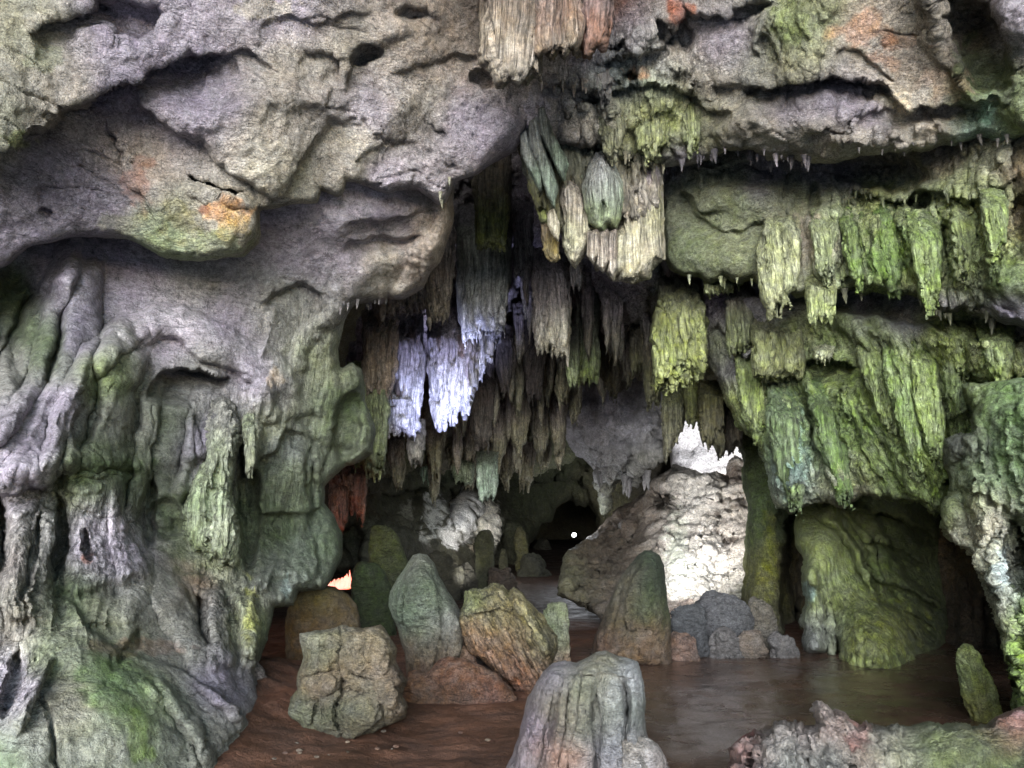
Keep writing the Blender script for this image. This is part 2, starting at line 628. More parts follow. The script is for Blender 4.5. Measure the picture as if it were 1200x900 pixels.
# ------------------------------------------------------------------ materials
def rock_material(name, bump=1.0, rough=0.75, spec=0.3, speck=1.0, gain=1.0, crack=1.0):
    m = bpy.data.materials.new(name)
    m.use_nodes = True
    nt = m.node_tree
    N, Lk = nt.nodes, nt.links
    bsdf = N['Principled BSDF']
    def node(t, **kw):
        n = N.new(t)
        for k, v in kw.items():
            setattr(n, k, v)
        return n
    def math_(op, a, b=None, c=None):
        n = node('ShaderNodeMath', operation=op)
        for i, v in enumerate((a, b, c)):
            if v is None:
                continue
            if isinstance(v, (int, float)):
                n.inputs[i].default_value = v
            else:
                Lk.new(v, n.inputs[i])
        return n.outputs[0]
    def noise(vec, scale, detail=5, rough_=0.6, dist=0.0):
        n = node('ShaderNodeTexNoise')
        n.inputs['Scale'].default_value = scale
        n.inputs['Detail'].default_value = detail
        n.inputs['Roughness'].default_value = rough_
        n.inputs['Distortion'].default_value = dist
        Lk.new(vec, n.inputs['Vector'])
        return n.outputs['Fac']
    def maprange(v, a, b, c, d):
        n = node('ShaderNodeMapRange')
        n.inputs[1].default_value = a; n.inputs[2].default_value = b
        n.inputs[3].default_value = c; n.inputs[4].default_value = d
        Lk.new(v, n.inputs[0])
        return n.outputs[0]
    geo = node('ShaderNodeNewGeometry').outputs['Position']
    fc = node('ShaderNodeAttribute', attribute_name='fc').outputs['Vector']
    flow = node('ShaderNodeAttribute', attribute_name='flow').outputs['Fac']
    tint = node('ShaderNodeAttribute', attribute_name='tint').outputs['Color']
    mp = node('ShaderNodeMapping')
    mp.inputs['Scale'].default_value = (1, 1, 0.06)
    Lk.new(fc, mp.inputs['Vector'])
    fvec = mp.outputs[0]
    # brightness variation
    b1 = maprange(noise(geo, 1.7, 8, 0.62, 0.4), 0.28, 0.72, 0.7, 1.3)
    b2 = maprange(noise(geo, 16, 8, 0.78), 0.3, 0.7, 0.4, 1.6)
    b3 = maprange(noise(geo, 60, 4, 0.8), 0.32, 0.68, 1 - 0.45 * speck, 1 + 0.45 * speck)
    st = maprange(noise(fvec, 16, 6, 0.78), 0.32, 0.68, 0.4, 1.6)
    st2 = maprange(noise(fvec, 52, 3, 0.6), 0.3, 0.7, 0.72, 1.28)
    stm = math_('MULTIPLY', st, st2)
    stm = math_('ADD', math_('MULTIPLY', math_('SUBTRACT', stm, 1.0), flow), 1.0)
    br = math_('MULTIPLY', math_('MULTIPLY', b1, b2), math_('MULTIPLY', b3, stm))
    # dirt filled hairline cracks and dark / chalky flecks
    def crackline(scale, width, vec, det=7, dist=1.3):
        n = noise(vec, scale, det, 0.6, dist)
        return maprange(math_('ABSOLUTE', math_('SUBTRACT', n, 0.5)), 0.0, width, 0.0, 1.0)
    cwm = node('ShaderNodeMapping')
    cwm.inputs['Scale'].default_value = (1, 1, 2.6)
    cwm.inputs['Rotation'].default_value = (0, math.radians(-24), 0)
    Lk.new(geo, cwm.inputs['Vector'])
    c1 = crackline(1.7, 0.011, cwm.outputs[0])
    c2 = crackline(5.0, 0.016, cwm.outputs[0], 5, 0.8)
    cm = maprange(noise(geo, 1.3, 3, 0.5), 0.42, 0.58, 0.0, 1.0)
    c2 = math_('MAXIMUM', c2, cm)
    ck = math_('MULTIPLY', maprange(c1, 0, 1, 1 - 0.62 * crack, 1), maprange(c2, 0, 1, 1 - 0.5 * crack, 1))
    fl = maprange(noise(geo, 38, 6, 0.85), 0.33, 0.40, 0.45, 1.0)
    fl2 = maprange(noise(geo, 31, 6, 0.85), 0.60, 0.66, 1.0, 1.5)
    grv = maprange(math_('ABSOLUTE', math_('SUBTRACT', noise(fvec, 9, 5, 0.6), 0.5)), 0.0, 0.035, 0.38, 1.0)
    grv = math_('ADD', math_('MULTIPLY', math_('SUBTRACT', grv, 1.0), flow), 1.0)
    br = math_('MULTIPLY', math_('MULTIPLY', br, ck), math_('MULTIPLY', math_('MULTIPLY', fl, fl2), math_('MULTIPLY', grv, gain)))
    br = math_('MINIMUM', math_('MAXIMUM', br, 0.06), 2.2)
    # crusts: paler mineral and darker moss speckles
    vor = node('ShaderNodeTexVoronoi', feature='F1')
    vor.inputs['Scale'].default_value = 26
    Lk.new(geo, vor.inputs['Vector'])
    pit = maprange(vor.outputs['Distance'], 0.0, 0.35, 0.0, 1.0)
    mul = node('ShaderNodeMix', data_type='RGBA', blend_type='MULTIPLY')
    mul.inputs[0].default_value = 1.0
    comb = node('ShaderNodeCombineColor')
    for i in range(3):
        Lk.new(br, comb.inputs[i])
    Lk.new(tint, mul.inputs[6]); Lk.new(comb.outputs[0], mul.inputs[7])
    # hue drift
    hs = node('ShaderNodeHueSaturation')
    Lk.new(mul.outputs[2], hs.inputs['Color'])
    Lk.new(maprange(noise(geo, 2.6, 5, 0.65), 0.3, 0.7, 0.49, 0.51), hs.inputs['Hue'])
    Lk.new(maprange(noise(geo, 7.0, 5, 0.65), 0.3, 0.7, 0.6, 1.1), hs.inputs['Saturation'])
    # warm crust patches
    mx = node('ShaderNodeMix', data_type='RGBA', blend_type='MIX')
    Lk.new(maprange(noise(geo, 3.3, 9, 0.72, 0.6), 0.58, 0.68, 0.0, 0.38), mx.inputs[0])
    Lk.new(hs.outputs[0], mx.inputs[6])
    warm = node('ShaderNodeMix', data_type='RGBA', blend_type='MULTIPLY')
    warm.inputs[0].default_value = 1.0
    warm.inputs[7].default_value = (1.32, 1.28, 1.16, 1)
    Lk.new(hs.outputs[0], warm.inputs[6])
    Lk.new(warm.outputs[2], mx.inputs[7])
    Lk.new(mx.outputs[2], bsdf.inputs['Base Color'])
    # bump
    h1 = noise(geo, 5.5, 8, 0.65, 0.3)
    h2 = noise(geo, 28, 6, 0.72)
    h3 = noise(geo, 110, 3, 0.7)
    wm = node('ShaderNodeMapping')
    wm.inputs['Scale'].default_value = (1, 1, 3.4)
    wm.inputs['Rotation'].default_value = (0, math.radians(-24), 0)
    Lk.new(geo, wm.inputs['Vector'])
    hw = noise(wm.outputs[0], 3.2, 7, 0.62, 1.6)
    hw2 = maprange(math_('ABSOLUTE', math_('SUBTRACT', noise(wm.outputs[0], 2.3, 6, 0.6, 1.2), 0.5)), 0.0, 0.045, 0.0, 1.0)
    hf = noise(fvec, 14, 6, 0.68)
    hf2 = noise(fvec, 45, 4, 0.6)
    hn = math_('ADD', math_('MULTIPLY', h1, 0.13 * bump), math_('MULTIPLY', h2, 0.06 * bump))
    hn = math_('ADD', hn, math_('MULTIPLY', h3, 0.016 * bump))
    hn = math_('ADD', hn, math_('MULTIPLY', pit, 0.006 * bump))
    dry = math_('SUBTRACT', 1.0, flow)
    hn = math_('ADD', hn, math_('MULTIPLY', math_('MULTIPLY', hw, 0.065 * bump), dry))
    hn = math_('ADD', hn, math_('MULTIPLY', math_('MULTIPLY', hw2, 0.012 * bump), dry))
    hn = math_('MULTIPLY', hn, maprange(flow, 0, 1, 1.0, 0.5))
    hfl = math_('ADD', math_('MULTIPLY', hf, 0.13), math_('MULTIPLY', hf2, 0.05))
    hn = math_('ADD', hn, math_('MULTIPLY', hfl, flow))
    bp = node('ShaderNodeBump')
    bp.inputs['Strength'].default_value = 1.0
    bp.inputs['Distance'].default_value = 1.0
    Lk.new(hn, bp.inputs['Height'])
    Lk.new(bp.outputs[0], bsdf.inputs['Normal'])
    Lk.new(maprange(noise(geo, 4, 4, 0.6), 0.3, 0.7, rough - 0.12, min(1.0, rough + 0.15)), bsdf.inputs['Roughness'])
    bsdf.inputs['Specular IOR Level'].default_value = spec
    return m

ROCK = rock_material('cave_rock', 1.35, 0.78, 0.25, 1.0, 1.12)
SMOOTH = rock_material('cave_rock_smooth', 0.55, 0.7, 0.3, 0.7)
FLOW = rock_material('flowstone', 0.6, 0.62, 0.35, 0.6, 0.95, 0.5)
WETROCK = rock_material('wet_rock', 0.75, 0.42, 0.5, 0.8, 1.0, 0.8)
# palette (sRGB of the rock; the dark purple also paints shade into hollows)
PUR, DPUR, LPUR = (144, 134, 148), (114, 106, 122), (170, 159, 170)
BEI, CRM, TAN = (164, 154, 138), (192, 182, 160), (164, 148, 132)
GRY, DGY, LGY = (128, 126, 118), (84, 84, 80), (168, 168, 160)
GRN, DGR, YGR, LGR = (112, 124, 76), (68, 82, 46), (150, 160, 84), (148, 160, 116)
TEAL, BLG = (134, 160, 142), (112, 130, 128)
BRN, DBR, ORG, RST = (104, 80, 58), (62, 48, 38), (196, 138, 74), (150, 92, 64)
WHT = (225, 222, 214)

# ------------------------------------------------------------------ outer shell of the cavern: dark rock tunnel added round everything to block sky light
def cave_shell():
    ys = np.concatenate([np.linspace(-1, 8, 18), np.linspace(8.6, 52, 70)])
    th = np.linspace(-0.12 * math.pi, 1.12 * math.pi, 130)
    TH, YY = np.meshgrid(th, ys)
    W = np.interp(YY, [-5, 2, 10, 16, 30, 52], [11, 12, 12.5, 12, 11, 9])
    H = np.interp(YY, [-5, 2, 8, 16, 30, 52], [9.5, 9.5, 11, 12, 10, 8])
    k = 1 + 0.16 * noise3(np.cos(TH) * 2.2, np.sin(TH) * 2.2, YY / 5) + 0.07 * noise3(np.cos(TH) * 7, np.sin(TH) * 7, YY / 1.6)
    X = W * np.cos(TH) * k
    Z = H * np.sin(TH) * k - 0.2
    co = np.stack([X, YY + 0 * X, Z], -1).reshape(-1, 3)
    n, m = TH.shape
    v = np.arange(n * m).reshape(n, m)
    f = np.stack([v[:-1, :-1].ravel(), v[1:, :-1].ravel(), v[1:, 1:].ravel(), v[:-1, 1:].ravel()], 1)
    col = np.tile(lin((92, 88, 72)), (len(co), 1))
    me = make_mesh('cave_shell', co, f, ROCK, col)
    link('cave_shell', me, kind='structure')
    # closing wall at the far end
    gx, gz = np.meshgrid(np.linspace(-12, 12, 120), np.linspace(-1, 12, 70))
    gy = 51 + 1.2 * fbm(gx / 3, gz / 3, 3.3, 4)
    co = np.stack([gx, gy, gz], -1).reshape(-1, 3)
    n, m = gx.shape
    v = np.arange(n * m).reshape(n, m)
    f = np.stack([v[:-1, :-1].ravel(), v[1:, :-1].ravel(), v[1:, 1:].ravel(), v[:-1, 1:].ravel()], 1)
    me = make_mesh('cave_end_wall', co, f, ROCK, np.tile(lin((96, 92, 74)), (len(co), 1)))
    link('cave_end_wall', me, kind='structure')
cave_shell()

# ------------------------------------------------------------------ floor: one sheet of trodden mud, finer near the camera
def grid_floor():
    ys = np.concatenate([np.linspace(-90, -8, 20), np.linspace(-7.5, 3.5, 24), np.arange(3.6, 14, 0.035), np.linspace(14.1, 56, 150)])
    xs = np.concatenate([np.linspace(-70, -14, 14), np.linspace(-13.5, -4.6, 30), np.arange(-4.5, 6.5, 0.04), np.linspace(6.6, 13.5, 24), np.linspace(14, 70, 14)])
    X, Y = np.meshgrid(xs, ys)
    Z = 0.05 * fbm(X / 1.6, Y / 1.6, 1.0, 4) + 0.018 * fbm(X * 2.2, Y * 2.2, 5.0, 4) * np.where(X < 0.9, 1.7, 0.8)
    Z += 0.012 * fbm(X * 7, Y * 7, 2.0, 2) * np.where(X < 0.9, 1.3, 0.45)
    # rubble rise at the foot of the left wall and the back slopes
    Z += 0.35 * np.exp(-((X + 2.6) / 1.0) ** 2 - ((Y - 7.6) / 1.6) ** 2) * (1 + .4 * noise3(X * 4, Y * 4, 3))
    Z += 0.9 * sstep((Y - 17) / 16)
    px, py = proj(X, Y, Z)
    wet = sstep((X - 0.7) / 0.5) * sstep((Y - 5) / 1.0) * sstep((11.8 - Y) / 1.2)
    c = lin((76, 52, 39)) * (1 - wet[..., None]) + lin((66, 50, 41)) * wet[..., None]
    n = fbm(X * 1.4, Y * 1.4, 8.0, 4)
    c = c * (1 + 0.5 * n[..., None])
    red = sstep((fbm(X * 1.1 + 5, Y * 1.1, 3.0, 3)) / .4)[..., None] * (1 - wet[..., None])
    c = c * (1 - .35 * red) + lin((96, 62, 44)) * .35 * red
    # out of view below and behind the camera: ground paled to bounce light upward
    out = sstep((3.6 - Y) / 1.2)[..., None]
    c = c * (1 - out) + lin((190, 190, 196)) * out
    c = c * (1 - .8 * sstep((Y - 10.5) / 5.) * (1 - sstep((X - 9) / 3)))[..., None]  # deep floor darkened in colour, standing in for light fading with distance
    c = np.clip(c, 0.004, 1)
    co = np.stack([X, Y, Z], -1).reshape(-1, 3)
    n_, m_ = X.shape
    v = np.arange(n_ * m_).reshape(n_, m_)
    f = np.stack([v[:-1, :-1].ravel(), v[:-1, 1:].ravel(), v[1:, 1:].ravel(), v[1:, :-1].ravel()], 1)
    m = bpy.data.materials.new('cave_mud')
    m.use_nodes = True
    nt = m.node_tree; N, Lk = nt.nodes, nt.links
    b = N['Principled BSDF']
    geo = N.new('ShaderNodeNewGeometry').outputs['Position']
    tn = N.new('ShaderNodeAttribute'); tn.attribute_name = 'tint'
    fl = N.new('ShaderNodeAttribute'); fl.attribute_name = 'flow'
    def noise(s, d, r):
        n = N.new('ShaderNodeTexNoise')
        n.inputs['Scale'].default_value = s; n.inputs['Detail'].default_value = d; n.inputs['Roughness'].default_value = r
        Lk.new(geo, n.inputs['Vector'])
        return n.outputs['Fac']
    def mr(v, a, b_, c_, d_):
        n = N.new('ShaderNodeMapRange')
        for i, q in enumerate((a, b_, c_, d_)):
            n.inputs[i + 1].default_value = q
        Lk.new(v, n.inputs[0])
        return n.outputs[0]
    def mth(op, a, b_):
        n = N.new('ShaderNodeMath'); n.operation = op
        for i, v_ in enumerate((a, b_)):
            if isinstance(v_, (int, float)): n.inputs[i].default_value = v_
            else: Lk.new(v_, n.inputs[i])
        return n.outputs[0]
    k = mth('MULTIPLY', mr(noise(3, 8, .65), .3, .7, .6, 1.4), mr(noise(30, 6, .7), .3, .7, .6, 1.4))
    cc = N.new('ShaderNodeCombineColor')
    for i in range(3): Lk.new(k, cc.inputs[i])
    mx = N.new('ShaderNodeMix'); mx.data_type = 'RGBA'; mx.blend_type = 'MULTIPLY'; mx.inputs[0].default_value = 1
    Lk.new(tn.outputs['Color'], mx.inputs[6]); Lk.new(cc.outputs[0], mx.inputs[7])
    Lk.new(mx.outputs[2], b.inputs['Base Color'])
    wetf = fl.outputs['Fac']
    r0 = mr(noise(2.2, 6, .7), .35, .65, .38, .8)
    r1 = mr(noise(2.2, 6, .7), .4, .62, .08, .36)
    mf = N.new('ShaderNodeMix'); mf.data_type = 'FLOAT'
    Lk.new(wetf, mf.inputs[0]); Lk.new(r0, mf.inputs[2]); Lk.new(r1, mf.inputs[3])
    Lk.new(mf.outputs[0], b.inputs['Roughness'])
    h = mth('ADD', mth('MULTIPLY', noise(7, 7, .65), .05), mth('MULTIPLY', noise(45, 5, .7), .014))
    amp = mr(wetf, 0, 1, 1.0, 0.13)
    Lk.new(mr(wetf, 0, 1, .35, .95), b.inputs['Specular IOR Level'])
    bp = N.new('ShaderNodeBump'); bp.inputs['Distance'].default_value = 1.0; bp.inputs['Strength'].default_value = 1.0
    Lk.new(mth('MULTIPLY', h, amp), bp.inputs['Height'])
    Lk.new(bp.outputs[0], b.inputs['Normal'])
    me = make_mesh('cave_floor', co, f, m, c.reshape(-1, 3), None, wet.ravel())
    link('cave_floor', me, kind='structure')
grid_floor()

# ------------------------------------------------------------------ left: upper mass of the ceiling, coming towards and over the camera
Y1 = tps([(-300, -300, 4.2), (200, -300, 4.4), (700, -300, 4.8), (0, 0, 5.3), (300, 0, 6.1), (620, 0, 7.3), (0, 150, 5.4), (250, 60, 6.2), (110, 220, 6.5),
          (300, 225, 6.9), (0, 310, 6.3), (450, 130, 7.3), (600, 178, 8.4), (530, 213, 8.2), (400, 225, 7.55), (-300, 320, 5.6)])
sheet('cave_ceiling_left',
      [(-320, -320), (700, -320), (660, 30), (640, 120), (606, 176), (566, 196), (530, 214), (522, 236), (512, 240), (490, 222), (472, 222), (455, 228), (430, 219),
       (404, 210), (403, 224), (396, 229), (378, 222), (372, 236), (345, 236), (322, 243), (306, 245), (304, 283), (286, 300), (232, 306), (190, 301), (152, 281),
       (95, 277), (42, 287), (2, 312), (-320, 345)],
      Y1, ROCK, step=1.9, rnd_px=12, T=0.4, fs=.5, amp=0.085, scale=0.75, rag=2.0, warp=6, key='CL', kind='structure', seed=1.0,
      feats=[
          ('ledge', [(-120, 175), (0, 172), (22, 172), (20, 152), (52, 146), (75, 124), (105, 112), (130, 98), (158, 88), (168, 76), (210, 68), (250, 60), (262, 50)], 0.75, 62, 6),
          ('ledge', [(30, 40), (62, 26), (95, 12), (120, -10)], 0.5, 26, 8),
          ('ledge', [(88, 34), (118, 42), (150, 46), (182, 34), (200, 14)], -0.25, 20, 6),
          ('hole', 150, 20, 46, 26, 15, 0.28),
          ('ledge', [(150, 100), (176, 128), (200, 146), (232, 160), (262, 192), (300, 214), (330, 227), (338, 212)], 0.42, 30, 7),
          ('ledge', [(330, 213), (350, 188), (374, 150), (382, 128)], 0.35, 40, 9),
          ('ledge', [(215, 58), (258, 62), (290, 48), (330, 84)], 0.18, 22, 8),
          ('ridge', [(160, 110), (230, 140), (285, 120), (330, 108), (375, 118)], 26, 20, 0.28),
          ('blob', 300, 160, 74, 52, 30, 0.42), ('blob', 200, 130, 60, 22, 30, 0.2),
          ('ridge', [(285, 100), (310, 110), (345, 104), (372, 120)], 9, 9, 0.09),
          ('hole', 256, 223, 32, 7.5, 10, 0.75), ('hole', 232, 216, 9, 5, 30, 0.5),
          ('hole', 53, 252, 7, 10, 20, 0.15), ('hole', 160, 188, 5, 4, 0, 0.2),
          ('blob', 262, 262, 34, 34, 0, 0.3), ('blob', 60, 240, 70, 60, 0, 0.2), ('blob', 175, 245, 50, 46, 0, 0.22),
          ('ledge', [(124, 132), (140, 165), (150, 205), (176, 240), (190, 262)], 0.16, 30, 6),
          ('ledge', [(292, 245), (262, 236), (240, 240), (214, 228)], -0.12, 20, 6),
          ('hole', 424, 66, 20, 12, -20, 0.5), ('ledge', [(404, 108), (408, 82), (424, 64), (438, 64)], 0.25, 26, 7),
          ('hole', 484, 14, 22, 13, -10, 0.4), ('ridge', [(440, 44), (470, 22), (505, 6)], 12, 12, 0.12),
          ('ledge', [(350, 50), (372, 54), (392, 60), (404, 100)], 0.22, 26, 7),
          ('ridge', [(560, 60), (575, 110), (590, 150)], 20, 14, 0.12),
          ('hole', 566, 96, 16, 14, 30, 0.35), ('hole', 510, 152, 16, 9, 20, 0.14), ('hole', 460, 166, 20, 6, 10, 0.1),
          ('ridge', [(402, 200), (430, 170), (452, 146), (470, 118)], 16, 12, 0.16),
          ('ridge', [(470, 218), (500, 190), (545, 172), (600, 150)], 24, 16, 0.22),
          ('ledge', [(402, 188), (424, 178), (444, 168), (470, 160), (500, 166), (520, 176)], 0.12, 26, 6),
          ('ledge', [(300, 30), (340, 20), (380, 22), (440, 10)], 0.12, 26, 8),
          ('ledge', [(455, 82), (500, 70), (540, 60), (566, 70)], 0.14, 26, 8)],
      tint=[(20, 20, (150, 146, 122)), (60, 120, BEI), (0, 150, (150, 148, 126)), (150, 40, PUR), (200, 30, LPUR), (230, 90, DPUR), (130, 130, DPUR), (60, 200, DPUR), (20, 260, PUR), (110, 230, PUR),
            (300, 150, BEI), (320, 200, CRM), (250, 120, PUR), (330, 70, BEI), (330, 20, LPUR), (400, 60, BEI), (430, 130, LPUR), (500, 60, TAN), (480, 130, BEI),
            (560, 150, LPUR), (450, 200, LPUR), (395, 200, BEI), (420, 170, CRM), (250, 275, BEI), (200, 290, LGR), (60, 290, PUR), (160, 190, TAN), (560, 30, TAN), (600, 60, TAN)],
      patches=[(262, 250, 26, 15, ORG, .75), (272, 264, 18, 14, (206, 168, 96), .6), (165, 210, 18, 30, RST, .45), (245, 285, 50, 20, LGR, .55), (215, 262, 26, 24, (160, 150, 100), .5),
               (20, 165, 20, 10, YGR, .5), (52, 70, 22, 14, LGR, .3), (240, 246, 8, 6, RST, .7), (310, 8, 40, 14, CRM, .6), (50, 30, 18, 16, CRM, .5), (140, 260, 30, 12, (140, 138, 96), .4)])

# ------------------------------------------------------------------ left wall: folds, alcoves and columns
Y2 = tps([(-320, 200, 5.9), (0, 320, 7.2), (200, 310, 7.9), (400, 240, 7.95), (525, 215, 8.75), (0, 560, 5.9), (100, 480, 6.7), (-320, 600, 4.6), (200, 560, 7.6),
          (330, 560, 8.7), (400, 450, 9.5), (388, 600, 9.6), (200, 700, 6.9), (320, 720, 7.6), (0, 750, 5.3), (150, 800, 5.5), (300, 850, 6.5), (-320, 920, 4.2),
          (0, 1000, 4.2), (300, 1000, 5.2), (520, 340, 9.8), (470, 370, 9.9)])
def mask_left(x, y):
    q = .5 * np.exp(-((x - 345) / 50.) ** 4 - ((y - 560) / 110.) ** 4)
    a = np.exp(-((x - 118) / 52.0) ** 4 - ((y - 628) / 78.0) ** 4)
    b = np.exp(-((x - 35) / 48.0) ** 4 - ((y - 655) / 95.0) ** 4)
    c = np.exp(-((x - 272) / 46.0) ** 4 - ((y - 725) / 62.0) ** 4)
    d = np.exp(-((x - 262) / 34.0) ** 4 - ((y - 560) / 120.0) ** 4)
    e = np.exp(-((x - 20) / 46.0) ** 4 - ((y - 800) / 46.0) ** 4)
    g = 0.5 * np.exp(-((x - 400) / 80.0) ** 4 - ((y - 400) / 60.0) ** 4)
    return np.clip(a + b + c + d + e + g + q, 0, 1) * 0.9 + 0.1
